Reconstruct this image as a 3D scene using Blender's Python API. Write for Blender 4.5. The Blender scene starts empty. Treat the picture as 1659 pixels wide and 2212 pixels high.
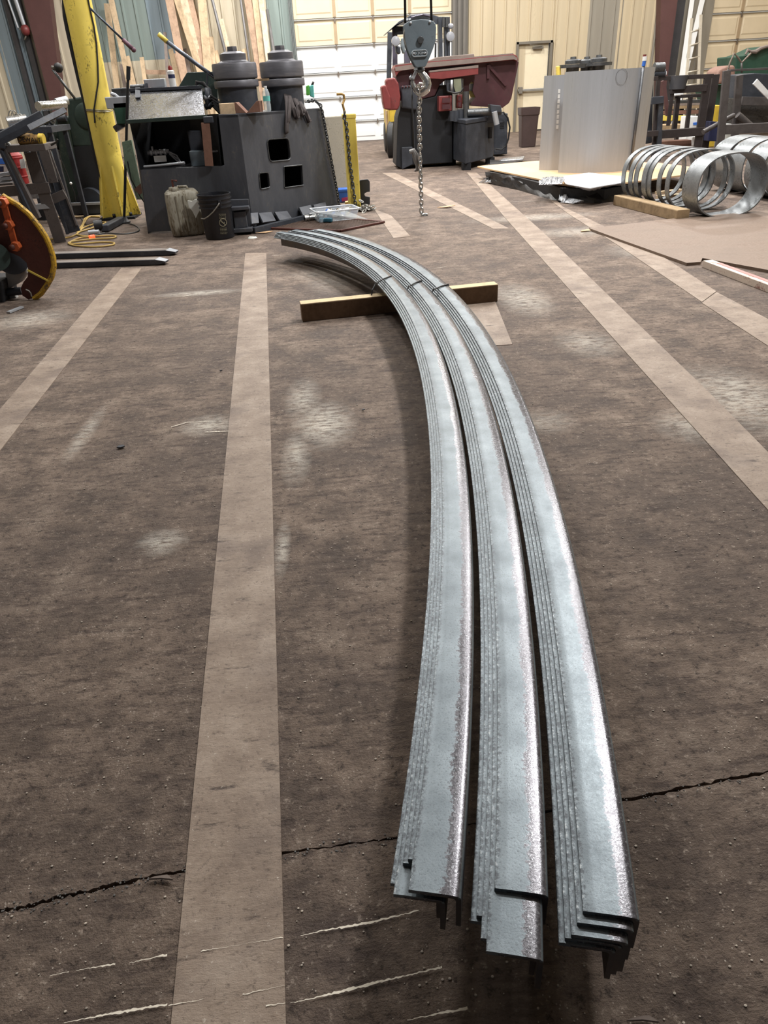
import bpy, bmesh, math, random
import numpy as np
from mathutils import Vector, Matrix
random.seed(7)
S = bpy.context.scene
C = S.collection
PI = math.pi
V = Vector

# ------------------------------------------------------------------ camera
FPX, PITCH, ROLL, YAW, HC = 1526.1, .543737, .0570357, .043784, 1.3
IW, IH = 1659.0, 2212.0
_f = V((math.sin(YAW)*math.cos(PITCH), math.cos(YAW)*math.cos(PITCH), -math.sin(PITCH)))
_r = V((math.cos(YAW), -math.sin(YAW), 0)); _d = _f.cross(_r)
_r2 = _r*math.cos(ROLL)+_d*math.sin(ROLL); _d2 = -_r*math.sin(ROLL)+_d*math.cos(ROLL)
EYE = V((0, 0, HC))
cam = bpy.data.cameras.new('camera'); co = bpy.data.objects.new('camera', cam); C.objects.link(co)
cam.sensor_fit = 'VERTICAL'; cam.sensor_height = 36; cam.sensor_width = 27
cam.lens = FPX/IH*36; cam.clip_start = .05; cam.clip_end = 200
m = Matrix((_r2, -_d2, -_f)).transposed().to_4x4(); m.translation = EYE
co.matrix_world = m
S.camera = co
# ------------------------------------------------------------------ world, lights, exposure
w = bpy.data.worlds.new('world'); S.world = w; w.use_nodes = True
w.node_tree.nodes['Background'].inputs[0].default_value = (.8, .88, 1, 1)
w.node_tree.nodes['Background'].inputs[1].default_value = .1
def area(name, loc, size, power, col=(1, .98, .95), target=None, sy=None):
    l = bpy.data.lights.new(name, 'AREA'); l.shape = 'RECTANGLE'; l.size = size; l.size_y = sy or size
    l.energy = power; l.color = col
    o = bpy.data.objects.new(name, l); C.objects.link(o); o.location = loc
    d = (V(target) if target else V((loc[0], loc[1], 0)))-V(loc)
    o.rotation_euler = d.to_track_quat('-Z', 'Y').to_euler()
    return o
LAMPS = [(3.3, 5.2, 6.2, 430), (-.8, 4.4, 6.8, 45), (3.7, 9.8, 6.6, 450), (-2.6, 7.6, 6.8, 160), (-1.6, 11.0, 6.8, 340), (2.0, 13.5, 6.8, 330),
         (-4.0, 16.0, 6.8, 290), (3.0, 17.6, 6.8, 330), (7.2, 12.5, 6.8, 270), (8.0, 17.5, 6.8, 300), (-6.5, 10.0, 6.8, 130), (-.6, 18.6, 6.8, 450)]
for i, (x, y, z, p) in enumerate(LAMPS):
    area('high_bay_light', (x, y, z), .7, p, sy=.7)
S.view_settings.view_transform = 'Standard'; S.view_settings.look = 'None'
S.view_settings.gamma = 1; S.view_settings.use_curve_mapping = False
S.view_settings.exposure = 0.0
S.cycles.max_bounces = 6; S.cycles.diffuse_bounces = 4; S.cycles.glossy_bounces = 3
S.cycles.sample_clamp_indirect = 6; S.cycles.caustics_reflective = False; S.cycles.caustics_refractive = False

# ------------------------------------------------------------------ pixel -> place
def ray(x, y): return _r2*((x-IW/2)/FPX)+_d2*((y-IH/2)/FPX)+_f
def fl(x, y, z=0.0):
    d = ray(x, y); return EYE+d*((z-HC)/d.z)
def at(x, y, Y):
    d = ray(x, y); return EYE+d*(Y/d.y)
def Zm(ox, oy, s): return lambda *p: (ox+p[0]*s, oy+p[1]*s)
def zl(fn, pts): return [fn(*p) for p in pts]
z1 = Zm(0, 0, .2532); z2 = Zm(380, 0, .2652); z3 = Zm(780, 0, .2652); z4 = Zm(1130, 0, .3189); z5 = Zm(1000, 220, .3972)
z6 = Zm(0, 380, .2532); za = Zm(0, 0, .14467); zb = Zm(0, 250, .14467); z8 = Zm(240, 120, .14467)
r1 = Zm(1380, 90, .1682); r2 = Zm(1140, 100, .1748); r3 = Zm(1320, 270, .2043); r4 = Zm(820, 0, .1085)
r5 = Zm(820, 180, .1808); r6 = Zm(500, 390, .1989); r7 = Zm(340, 370, .1326); r8 = Zm(440, 80, .1688)
class VPlane:
    'vertical plane through two floor points given by their picture positions'
    def __init__(s, a, b):
        s.a = fl(*a); s.b = fl(*b); t = (s.b-s.a); t.z = 0; s.t = t.normalized()
        s.n = V((-s.t.y, s.t.x, 0))
        if s.n.y < 0: s.n = -s.n           # away from the camera
    def __call__(s, x, y, off=0.0):
        d = ray(x, y); k = ((s.a+s.n*off)-EYE).dot(s.n)/d.dot(s.n); return EYE+d*k

# ------------------------------------------------------------------ materials
def rgb(r, g, b):
    def f(c):
        c /= 255; return c/12.92 if c <= .04045 else ((c+.055)/1.055)**2.4
    return (f(r), f(g), f(b), 1)
class NT:
    def __init__(s, name):
        s.m = bpy.data.materials.new(name); s.m.use_nodes = True; s.t = s.m.node_tree
        s.b = s.t.nodes['Principled BSDF']
    def n(s, typ, **kw):
        o = s.t.nodes.new(typ)
        for k, v in kw.items():
            if k.startswith('_'): setattr(o, k[1:], v)
            else: o.inputs[k if not k.isdigit() else int(k)].default_value = v
        return o
    def l(s, a, b): s.t.links.new(a, b)
    def coord(s, kind='Object', scale=None):
        tc = s.n('ShaderNodeTexCoord')
        if scale is None: return tc.outputs[kind]
        mp = s.n('ShaderNodeMapping'); mp.inputs['Scale'].default_value = scale
        s.l(tc.outputs[kind], mp.inputs[0]); return mp.outputs[0]
    def noise(s, vec, scale, detail=4, rough=.6):
        o = s.n('ShaderNodeTexNoise', Scale=scale, Detail=detail, Roughness=rough)
        s.l(vec, o.inputs['Vector']); return o.outputs[0]
    def ramp(s, fac, stops):
        o = s.n('ShaderNodeValToRGB'); e = o.color_ramp.elements
        while len(e) < len(stops): e.new(.5)
        for k, (p, c) in zip(e, stops):
            k.position = p; k.color = c if len(c) == 4 else (*c, 1)
        s.l(fac, o.inputs[0]); return o.outputs[0]
    def mix(s, fac, a, b, blend='MIX'):
        o = s.n('ShaderNodeMix', _data_type='RGBA', _blend_type=blend)
        for src, i in ((fac, 0), (a, 6), (b, 7)):
            if isinstance(src, (float, int)): o.inputs[i].default_value = src
            elif isinstance(src, tuple): o.inputs[i].default_value = src
            else: s.l(src, o.inputs[i])
        return o.outputs[2]
    def math(s, op, a, b=0.0, clamp=False):
        o = s.n('ShaderNodeMath', _operation=op, _use_clamp=clamp)
        for src, i in ((a, 0), (b, 1)):
            if isinstance(src, (float, int)): o.inputs[i].default_value = src
            else: s.l(src, o.inputs[i])
        return o.outputs[0]
    def bump(s, h, strength, dist=.01):
        o = s.n('ShaderNodeBump', Strength=strength, Distance=dist)
        s.l(h, o.inputs['Height']); s.l(o.outputs[0], s.b.inputs['Normal'])
def g(v): return (v, v, v, 1)
def M(name, col, rough=.6, metal=0.0, var=.18, scale=6.0, bump=.15, worn=None, wamt=.35, stretch=(1, 1, 1), fine=60.0, rv=.12, spec=.5):
    q = NT(name); c = rgb(*col)
    vec = q.coord('Object', stretch)
    n1 = q.noise(vec, scale, 6, .65)
    lo = tuple(x*(1-var) for x in c[:3])+(1,); hi = tuple(min(1, x*(1+var)) for x in c[:3])+(1,)
    colr = q.ramp(n1, [(.3, lo), (.7, hi)])
    n2 = q.noise(vec, fine, 3, .6)
    if worn:
        k = q.math('ADD', q.math('MULTIPLY', n1, .6), q.math('MULTIPLY', n2, .4))
        f = q.ramp(k, [(.62-wamt*.35, g(0)), (.7-wamt*.25, g(1))])
        colr = q.mix(f, colr, rgb(*worn))
    q.l(colr, q.b.inputs['Base Color'])
    q.l(q.ramp(n2, [(.25, g(max(0, rough-rv))), (.75, g(min(1, rough+rv)))]), q.b.inputs['Roughness'])
    q.b.inputs['Metallic'].default_value = metal
    q.b.inputs['Specular IOR Level'].default_value = spec
    if bump: q.bump(n2, bump, .004)
    return q.m
def glassy(name, col, rough=.08, alpha=.35):
    q = NT(name); q.b.inputs['Base Color'].default_value = rgb(*col)
    q.b.inputs['Roughness'].default_value = rough; q.b.inputs['Alpha'].default_value = alpha
    n = q.noise(q.coord(), 18, 3); q.bump(n, .3, .01)
    return q.m

def floor_mat():
    q = NT('dirty_concrete'); P = q.coord('Object')
    big = q.noise(P, .8, 6, .65); mid = q.noise(P, 4.5, 9, .72)
    st = q.noise(q.coord('Object', (2.4, 9, 1)), 3.0, 9, .75)
    fine = q.noise(P, 42, 7, .78); grit = q.noise(P, 170, 3, .65)
    c = q.ramp(mid, [(.30, rgb(72, 60, 53)), (.44, rgb(104, 90, 80)), (.54, rgb(127, 111, 99)), (.72, rgb(160, 145, 131))])
    c = q.mix(q.ramp(st, [(.36, g(.85)), (.50, g(0))]), c, rgb(66, 54, 50))
    c = q.mix(q.ramp(big, [(.36, g(.62)), (.56, g(0))]), c, rgb(82, 71, 66))
    c = q.mix(q.ramp(fine, [(.36, g(.9)), (.46, g(0))]), c, rgb(54, 45, 41))
    c = q.mix(q.ramp(fine, [(.57, g(0)), (.68, g(.6))]), c, rgb(190, 175, 161))
    v = q.n('ShaderNodeTexVoronoi', Scale=95.0); q.l(P, v.inputs['Vector'])
    sp = q.math('MULTIPLY', q.ramp(v.outputs['Distance'], [(.10, g(1)), (.16, g(0))]), q.ramp(q.noise(P, 9, 2), [(.52, g(0)), (.62, g(.8))]))
    c = q.mix(sp, c, rgb(200, 190, 178))
    # whitish scuffs at their own places
    sc = None
    for (x, y, rx, ry, amt) in SCUFFS:
        mp = q.n('ShaderNodeMapping', _vector_type='POINT')
        mp.inputs['Location'].default_value = (-x/rx, -y/ry, 0); mp.inputs['Scale'].default_value = (1/rx, 1/ry, 0)
        q.l(P, mp.inputs[0])
        ln = q.n('ShaderNodeVectorMath', _operation='LENGTH'); q.l(mp.outputs[0], ln.inputs[0])
        k = q.math('MULTIPLY', q.ramp(ln.outputs['Value'], [(.15, g(1)), (1, g(0))]), amt)
        sc = k if sc is None else q.math('MAXIMUM', sc, k)
    tex = q.ramp(q.noise(q.coord('Object', (9, 26, 1)), 1.6, 7, .8), [(.40, g(0)), (.56, g(1))])
    c = q.mix(q.math('MULTIPLY', sc, tex), c, rgb(226, 220, 208))
    q.l(c, q.b.inputs['Base Color'])
    q.l(q.ramp(mid, [(.3, g(.62)), (.7, g(.85))]), q.b.inputs['Roughness'])
    q.b.inputs['Specular IOR Level'].default_value = .3
    h = q.math('ADD', q.math('MULTIPLY', fine, .7), q.math('MULTIPLY', grit, .5))
    q.bump(q.math('ADD', h, q.math('MULTIPLY', st, .8)), .75, .012)
    return q.m
def strip_mat():
    q = NT('worn_inlay_board'); P = q.coord('Object')
    mid = q.noise(P, 5.5, 7, .68); st = q.noise(q.coord('Object', (2.2, 8, 1)), 3.4, 9, .74)
    big = q.noise(P, 2.3, 5, .6); fine = q.noise(P, 90, 5, .72)
    c = q.ramp(mid, [(.3, rgb(118, 102, 90)), (.5, rgb(143, 127, 113)), (.72, rgb(166, 151, 137))])
    c = q.mix(q.ramp(st, [(.33, g(.95)), (.42, g(0))]), c, rgb(64, 52, 47))
    c = q.mix(q.ramp(big, [(.34, g(.6)), (.46, g(0))]), c, rgb(96, 82, 76))
    c = q.mix(q.ramp(fine, [(.34, g(.6)), (.44, g(0))]), c, rgb(84, 70, 63))
    c = q.mix(q.ramp(fine, [(.64, g(0)), (.70, g(.7))]), c, rgb(204, 194, 182))
    q.l(c, q.b.inputs['Base Color']); q.b.inputs['Roughness'].default_value = .6
    q.b.inputs['Specular IOR Level'].default_value = .35
    q.bump(q.math('ADD', q.math('MULTIPLY', st, .8), q.math('MULTIPLY', fine, .4)), .6, .008)
    return q.m
def angle_mat():
    'hot rolled steel: light blue mill scale, dark bare band towards the heel (u = across the leg)'
    q = NT('mill_scale_steel'); uv = q.coord('UV'); P = q.coord('Object')
    sx = q.n('ShaderNodeSeparateXYZ'); q.l(uv, sx.inputs[0]); u = sx.outputs[0]
    n1 = q.noise(P, 9, 5, .6); n2 = q.noise(P, 120, 6, .8); n3 = q.noise(P, 260, 4, .7)
    c = q.ramp(n1, [(.3, rgb(92, 101, 107)), (.7, rgb(126, 136, 142))])
    c = q.mix(q.ramp(n3, [(.37, g(.75)), (.45, g(0))]), c, rgb(84, 90, 95))
    e = q.math('ADD', u, q.math('ADD', q.math('MULTIPLY', q.math('SUBTRACT', n2, .5), .62), q.math('MULTIPLY', q.math('SUBTRACT', n1, .5), .40)))
    band = q.math('MULTIPLY', q.ramp(e, [(.62, g(0)), (.645, g(1))]), q.ramp(u, [(.945, g(1)), (.965, g(0))]))
    dark = q.ramp(n3, [(.4, rgb(78, 77, 82)), (.60, rgb(98, 97, 102)), (.66, rgb(160, 166, 171))])
    c = q.mix(band, c, dark)
    le = q.math('ADD', u, q.math('MULTIPLY', q.math('SUBTRACT', n2, .5), .3))
    edge = q.ramp(le, [(.03, g(.9)), (.1, g(0))])
    c = q.mix(q.math('MULTIPLY', edge, q.ramp(n2, [(.45, g(1)), (.52, g(0))])), c, rgb(66, 70, 75))
    c = q.mix(q.math('MULTIPLY', edge, q.ramp(n2, [(.56, g(0)), (.62, g(.9))])), c, rgb(206, 210, 212))
    c = q.mix(q.ramp(u, [(1.02/2.1, g(0)), (1.03/2.1, g(0))]), c, c)
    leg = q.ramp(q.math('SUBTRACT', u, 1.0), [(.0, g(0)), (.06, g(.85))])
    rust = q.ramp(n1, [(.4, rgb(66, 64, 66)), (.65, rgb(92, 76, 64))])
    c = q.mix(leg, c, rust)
    q.l(c, q.b.inputs['Base Color'])
    q.b.inputs['Metallic'].default_value = .5
    ro = q.ramp(q.math('ADD', q.math('MULTIPLY', n2, .6), q.math('MULTIPLY', n3, .4)), [(.35, g(.34)), (.65, g(.5))])
    q.l(q.mix(band, ro, q.ramp(n2, [(.4, g(.16)), (.6, g(.3))])), q.b.inputs['Roughness'])
    q.bump(q.math('ADD', n3, q.math('MULTIPLY', n2, .6)), .13, .002)
    return q.m
def wood_mat(name, a, b, dark=(70, 56, 44), stain=.25):
    q = NT(name); P = q.coord('Object')
    gr = q.noise(q.coord('Generated', (14, 14, 1.2)), 3.0, 6, .6); n = q.noise(P, 5, 5, .7)
    c = q.mix(gr, rgb(*a), rgb(*b))
    c = q.mix(q.ramp(n, [(.25, g(stain*2.2)), (.55, g(0))]), c, rgb(*dark))
    q.l(c, q.b.inputs['Base Color']); q.b.inputs['Roughness'].default_value = .75
    q.b.inputs['Specular IOR Level'].default_value = .25
    q.bump(gr, .3, .004)
    return q.m
def pts2(*p): return [fl(*a) for a in p]
SCUFFS = []
for (px, py, rx, ry, a) in [(655, 860, .10, .32, .55), (700, 915, .16, .30, .75), (640, 985, .07, .3, .55), (450, 918, .16, .14, .6), (1130, 645, .22, .5, .5), (1270, 740, .2, .3, .4), (1600, 860, .3, .5, .5), (60, 690, .35, .3, .5),
                            (610, 1185, .03, .2, .6), (350, 1170, .1, .1, .6), (185, 935, .05, .35, .5), (720, 600, .25, .6, .35), (1400, 540, .4, .4, .4), (1250, 500, .6, .3, .4), (1580, 830, .2, .2, .5),
                            (1180, 910, .15, .15, .35), (430, 633, .4, .10, .6), (700, 590, .3, .3, .4), (1150, 470, .8, .25, .45), (1480, 920, .15, .2, .4)]:
    p = fl(px, py); SCUFFS.append((p.x, p.y, rx, ry, a))
m_floor = floor_mat(); m_strip = strip_mat(); m_angle = angle_mat()
m_black = M('black_machine_paint', (56, 60, 68), .5, .1, .3, 5, .2, (82, 82, 84), .18)
m_body = M('worn_dark_steel_plate', (82, 85, 92), .48, .35, .25, 3.5, .2, (104, 102, 100), .2, (1, 1, .4))
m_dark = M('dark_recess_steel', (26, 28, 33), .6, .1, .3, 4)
m_roll = M('brushed_dark_roll_steel', (98, 98, 104), .45, .4, .2, 6, .15, (122, 118, 116), .15, (.6, .6, 6))
m_shiny = M('oily_shiny_sheet', (150, 152, 158), .26, .85, .25, 9, .25, (80, 80, 84), .2)
m_yellow = M('worn_yellow_paint', (232, 208, 96), .5, 0, .12, 6, .12, (92, 78, 44), .16, (1, 1, .5))
m_yellow2 = M('yellow_plastic', (200, 170, 60), .5, 0, .15, 8)
m_red = M('faded_red_paint', (122, 56, 56), .42, .05, .2, 6, .12, (92, 60, 56), .2)
m_maroon = M('dark_maroon_paint', (70, 36, 42), .5, .05, .25, 5, .12, (62, 44, 44), .25)
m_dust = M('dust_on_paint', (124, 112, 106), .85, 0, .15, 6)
m_green = M('dark_green_paint', (44, 58, 54), .5, .05, .25, 5, .15, (80, 84, 74), .18)
m_green2 = M('machine_green_paint', (40, 74, 60), .55, .05, .25, 4, .2, (66, 78, 66), .25)
m_galv = M('galvanised_sheet', (176, 180, 186), .45, .4, .08, 2.2, .05, (150, 150, 150), .12, (8, 8, .25))
m_steel = M('bright_scaled_steel', (136, 140, 143), .42, .55, .25, 7, .2, (92, 96, 98), .32, (1, 1, 1))
m_grey = M('grey_block_paint', (106, 118, 126), .5, .1, .1, 5, .15, (84, 92, 98), .12)
m_chrome = M('polished_steel', (188, 188, 186), .28, .9, .12, 12, .1)
m_ringdark = M('grimy_steel', (92, 94, 96), .45, .7, .3, 12, .2, (56, 56, 58), .25)
m_brown = M('brown_column_paint', (92, 62, 60), .6, 0, .12, 3, .1)
m_brown2 = M('brown_plastic', (70, 56, 54), .5, 0, .15, 5)
m_tan = M('tan_metal_siding', (200, 185, 156), .5, .1, .07, .8, .05, (176, 160, 128), .06, (3, 3, .3), 30)
m_tanw = M('pale_tan_siding', (206, 196, 174), .5, .1, .07, .8, .05, (170, 160, 138), .06, (3, 3, .3), 30)
m_gsid = M('grey_translucent_siding', (150, 144, 132), .5, .1, .08, .9, .05, None, 0, (3, 3, .3), 30)
m_bsid = M('blue_grey_siding', (142, 158, 168), .5, .1, .08, .9, .05, None, 0, (3, 3, .3), 30)
m_grsid = M('green_grey_siding', (138, 152, 148), .5, .1, .08, .9, .05, None, 0, (3, 3, .3), 30)
m_white = M('white_door_panel', (236, 238, 238), .45, 0, .03, 2, .03)
m_doortan = M('tan_door_panel', (226, 210, 180), .5, 0, .05, 2, .03)
m_doorframe = M('grey_brown_frame', (120, 114, 104), .5, .2, .12, 3)
m_hinge = M('hinge_steel', (120, 110, 100), .5, .5, .1, 10)
m_doordark = M('cream_steel_door', (226, 214, 186), .5, 0, .06, 2, .05, (160, 146, 120), .1)
m_lum = wood_mat('pale_lumber', (222, 200, 168), (200, 172, 138))
m_lum2 = wood_mat('pinkish_lumber', (204, 176, 152), (182, 150, 126))
m_lum3 = wood_mat('white_lumber', (236, 220, 194), (216, 196, 164))
m_lumg = wood_mat('grey_lumber', (150, 138, 130), (122, 110, 104))
m_timber = wood_mat('weathered_timber', (172, 150, 118), (144, 122, 94), (60, 46, 34), .3)
m_block = wood_mat('stained_timber', (134, 110, 88), (104, 84, 66), (40, 30, 24), .3)
m_blocktop = wood_mat('timber_top', (216, 196, 160), (190, 168, 130))
m_reddark = wood_mat('reddish_wood', (140, 106, 92), (112, 82, 70))
m_ply = wood_mat('light_plywood', (224, 190, 152), (214, 176, 134), (190, 160, 124), .08)
m_white2 = M('white_painted_stick', (214, 200, 186), .6, 0, .1, 9, .15, (150, 110, 100), .25)
m_plate = M('rusty_floor_plate', (124, 107, 94), .6, .15, .16, 2.4, .2, (110, 92, 80), .3, (1, 2.4, 1))
m_plast = M('white_plastic_wrap', (226, 230, 236), .3, 0, .1, 14, .5)
m_foil = M('crinkled_silver_wrap', (190, 192, 196), .28, .5, .25, 22, .8)
m_blackwrap = M('black_wrap', (34, 32, 33), .4, 0, .3, 9, .6)
m_jug = M('dirty_white_plastic', (160, 156, 142), .5, 0, .12, 6, .2, (112, 102, 82), .42, (3, 3, .6), 24)
m_paper = M('worn_paper_label', (206, 208, 202), .7, 0, .06, 10)
m_bucket = M('black_plastic', (30, 32, 38), .42, 0, .2, 6, .1)
m_print = M('faded_print', (140, 134, 112), .7, 0, .2, 40)
m_wire = M('galvanised_wire', (150, 148, 142), .4, .7, .1, 20)
m_rubber = M('black_rubber', (26, 26, 28), .55, 0, .2, 12)
m_cordy = M('yellow_cord', (186, 158, 92), .6, 0, .12, 20)
m_conc = M('rough_concrete', (186, 180, 166), .85, 0, .12, 4, .4, (130, 124, 112), .2)
m_rust = M('rust_brown_plate', (84, 44, 36), .6, .1, .2, 6, .2, (60, 36, 32), .25)
m_orange = M('orange_paint', (190, 92, 48), .55, .05, .2, 14, .2, (96, 54, 38), .25)
m_blue = M('blue_plastic', (58, 110, 200), .4, 0, .15, 8)
m_navy = M('navy_plastic', (44, 50, 84), .5, 0, .15, 6)
m_gbag = M('green_bag', (96, 176, 80), .4, 0, .2, 9, .4)
m_tealbag = M('teal_bag', (110, 196, 190), .4, 0, .2, 9, .4)
m_fabric = M('grey_strap_fabric', (72, 66, 66), .9, 0, .2, 18, .3)
m_redp = M('red_plastic', (150, 36, 34), .5, 0, .2, 8)
m_whitelab = M('white_label', (222, 222, 220), .6, 0, .08, 14)
m_lamp = M('lamp_lens', (150, 152, 158), .2, 0, .05, 6)
m_clear = glassy('clear_plastic', (226, 234, 240), .1, .28)
m_clearb = glassy('clear_bottle', (220, 232, 238), .06, .38)
m_glow = NT('red_neon_plug'); m_glow.b.inputs['Emission Color'].default_value = (1, .08, .02, 1); m_glow.b.inputs['Emission Strength'].default_value = 2
m_glow.b.inputs['Base Color'].default_value = (.5, .05, .03, 1); m_glow = m_glow.m
m_paint = M('white_floor_paint', (226, 218, 202), .8, 0, .08, 40, .3, (150, 138, 124), .12)
m_mesh = M('rusty_expanded_mesh', (96, 78, 68), .7, .3, .25, 10, .2)
m_purple = M('purple_grip', (92, 60, 74), .6, 0, .1, 8)
m_ceil = M('white_ceiling', (214, 214, 210), .8, 0, .04, 1, 0)
m_seal = M('grey_band_paint', (120, 92, 84), .5, .1, .25, 20, .1, (84, 96, 104), .3)

# ------------------------------------------------------------------ mesh helpers
ORI = {}
class MB:
    def __init__(s): s.v = []; s.f = []; s.sm = []
    def add(s, vs, fs, smooth=False):
        o = len(s.v); s.v += [V(p) for p in vs]
        for f in fs: s.f.append([o+i for i in f]); s.sm.append(smooth)
        return s
    def box(s, c, size, rot=None):
        x, y, z = (k/2 for k in size); R = rot or Matrix.Identity(3); c = V(c)
        vs = [c+R@V((i*x, j*y, k*z)) for i in (-1, 1) for j in (-1, 1) for k in (-1, 1)]
        return s.add(vs, [(0, 1, 3, 2), (4, 6, 7, 5), (0, 4, 5, 1), (2, 3, 7, 6), (0, 2, 6, 4), (1, 5, 7, 3)])
    def bar(s, a, b, wd, th, up=(0, 0, 1)):
        'rectangular bar from a to b; wd across, th along up'
        a, b = V(a), V(b); d = (b-a).normalized(); up = V(up); sd = d.cross(up)
        if sd.length < 1e-4: sd = d.cross(V((0, 1, 0)))
        sd.normalize(); u = sd.cross(d).normalized()
        vs = [p+sd*(i*wd/2)+u*(j*th/2) for p in (a, b) for i, j in ((-1, -1), (1, -1), (1, 1), (-1, 1))]
        return s.add(vs, [(3, 2, 1, 0), (4, 5, 6, 7), (0, 1, 5, 4), (1, 2, 6, 5), (2, 3, 7, 6), (3, 0, 4, 7)])
    def prism(s, pts, depth):
        'closed outline in space, extruded by a vector'
        n = len(pts); p = [V(q) for q in pts]; depth = V(depth)
        return s.add(p+[q+depth for q in p], [list(range(n)), list(range(2*n-1, n-1, -1))]+[(i, i+n, (i+1) % n+n, (i+1) % n) for i in range(n)])
    def tube(s, pts, r, n=8, closed=False, caps=True):
        p = [V(q) for q in pts]; N = len(p); rs = r if isinstance(r, (list, tuple)) else [r]*N
        vs = []; prev = None
        for i in range(N):
            if closed: d = p[(i+1) % N]-p[i-1]
            else: d = p[min(i+1, N-1)]-p[max(i-1, 0)]
            d.normalize()
            if prev is None:
                a = d.orthogonal().normalized()
            else:
                a = (prev-d*prev.dot(d))
                a = a.normalized() if a.length > 1e-6 else d.orthogonal().normalized()
            prev = a; b = d.cross(a)
            for k in range(n):
                t = 2*PI*k/n; vs.append(p[i]+(a*math.cos(t)+b*math.sin(t))*rs[i])
        fs = []
        for i in range(N if closed else N-1):
            j = (i+1) % N
            for k in range(n): fs.append((i*n+k, i*n+(k+1) % n, j*n+(k+1) % n, j*n+k))
        s.add(vs, fs, True)
        if caps and not closed:
            o = len(s.v)-N*n
            s.f.append([o+k for k in range(n-1, -1, -1)]); s.sm.append(False)
            s.f.append([o+(N-1)*n+k for k in range(n)]); s.sm.append(False)
        return s
    def cyl(s, a, b, r, r2=None, n=20): return s.tube([a, b], [r, r2 if r2 is not None else r], n)
    def lathe(s, o, prof, axis=(0, 0, 1), n=32, smooth=False):
        'profile of (radius, height) about an axis through o'
        ax = V(axis).normalized(); a = ax.orthogonal().normalized(); b = ax.cross(a); o = V(o); vs = []
        for r, h in prof:
            for k in range(n):
                t = 2*PI*k/n; vs.append(o+ax*h+(a*math.cos(t)+b*math.sin(t))*r)
        fs = [(i*n+k, i*n+(k+1) % n, (i+1)*n+(k+1) % n, (i+1)*n+k) for i in range(len(prof)-1) for k in range(n)]
        return s.add(vs, fs, True)
    def ball(s, c, r, n=12, sc=(1, 1, 1)):
        vs = []; fs = []; m_ = n//2
        for i in range(m_+1):
            for k in range(n):
                p = PI*i/m_; t = 2*PI*k/n
                vs.append(V(c)+V((r*sc[0]*math.sin(p)*math.cos(t), r*sc[1]*math.sin(p)*math.sin(t), r*sc[2]*math.cos(p))))
        fs = [(i*n+k, (i+1)*n+k, (i+1)*n+(k+1) % n, i*n+(k+1) % n) for i in range(m_) for k in range(n)]
        return s.add(vs, fs, True)
    def build(s, name, mat, parent=None, org=None, bevel=0.0, seg=2, auto=True):
        o0 = ORI[parent.name] if parent else (V(org) if org is not None else V((0, 0, 0)))
        me = bpy.data.meshes.new(name)
        me.from_pydata([tuple(q-o0) for q in s.v], [], s.f)
        bm = bmesh.new(); bm.from_mesh(me)
        bmesh.ops.remove_doubles(bm, verts=bm.verts, dist=1e-5)
        bmesh.ops.recalc_face_normals(bm, faces=bm.faces)
        if auto:
            for e in bm.edges:
                if len(e.link_faces) == 2 and e.calc_face_angle(0) > .6: e.smooth = False
        bm.to_mesh(me); bm.free()
        if any(s.sm) and len(me.polygons) >= 1:
            for p in me.polygons: p.use_smooth = True
        me.materials.append(mat)
        ob = bpy.data.objects.new(name, me); C.objects.link(ob)
        if parent: ob.parent = parent
        else: ob.location = o0
        ORI[ob.name] = o0.copy()
        if bevel:
            b = ob.modifiers.new('edge', 'BEVEL'); b.width = bevel; b.segments = seg; b.limit_method = 'ANGLE'
        return ob
def tag(o, label=None, cat=None, group=None, kind=None):
    if label: o['label'] = label
    if cat: o['category'] = cat
    if group: o['group'] = group
    if kind: o['kind'] = kind
    return o
def thing(name, label, cat, loc, group=None):
    o = bpy.data.objects.new(name, None); C.objects.link(o); o.location = loc; o.empty_display_size = .1
    ORI[o.name] = V(loc); return tag(o, label, cat, group)
def struct(o): o['kind'] = 'structure'; return o
def inst(src, name, parent, loc, rot=None, scale=None):
    'another object on the same mesh'
    o = bpy.data.objects.new(name, src.data); C.objects.link(o)
    for md in src.modifiers:
        if md.type == 'BEVEL':
            b = o.modifiers.new('edge', 'BEVEL'); b.width = md.width; b.segments = md.segments; b.limit_method = 'ANGLE'
    o.parent = parent; o.location = V(loc)-(ORI[parent.name] if parent else V((0, 0, 0)))
    if rot is not None: o.rotation_euler = rot.to_euler() if isinstance(rot, Matrix) else rot
    if scale: o.scale = scale
    ORI[o.name] = V(loc); return o
def plate_holes(name, mat, parent, outer, holes, nrm, th, org=None):
    'flat plate with cut-outs: outline and holes are points of one vertical plane'
    o = outer[0]; t = V((nrm.y, -nrm.x, 0)).normalized(); up = V((0, 0, 1))
    cu = bpy.data.curves.new(name, 'CURVE'); cu.dimensions = '2D'; cu.fill_mode = 'BOTH'; cu.extrude = th/2
    for poly in [outer]+holes:
        sp = cu.splines.new('POLY'); sp.points.add(len(poly)-1); sp.use_cyclic_u = True
        for k, p in enumerate(poly): sp.points[k].co = ((p-o).dot(t), (p-o).dot(up), 0, 1)
    tmp = bpy.data.objects.new('tmp', cu); C.objects.link(tmp)
    dg = bpy.context.evaluated_depsgraph_get(); me = bpy.data.meshes.new_from_object(tmp.evaluated_get(dg))
    bpy.data.objects.remove(tmp)
    R = Matrix((t, up, t.cross(up))).transposed()
    b = MB(); vs = [o+R@v.co+nrm*(th/2) for v in me.vertices]
    b.add(vs, [list(p.vertices) for p in me.polygons])
    return b.build(name, mat, parent, org)
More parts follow.
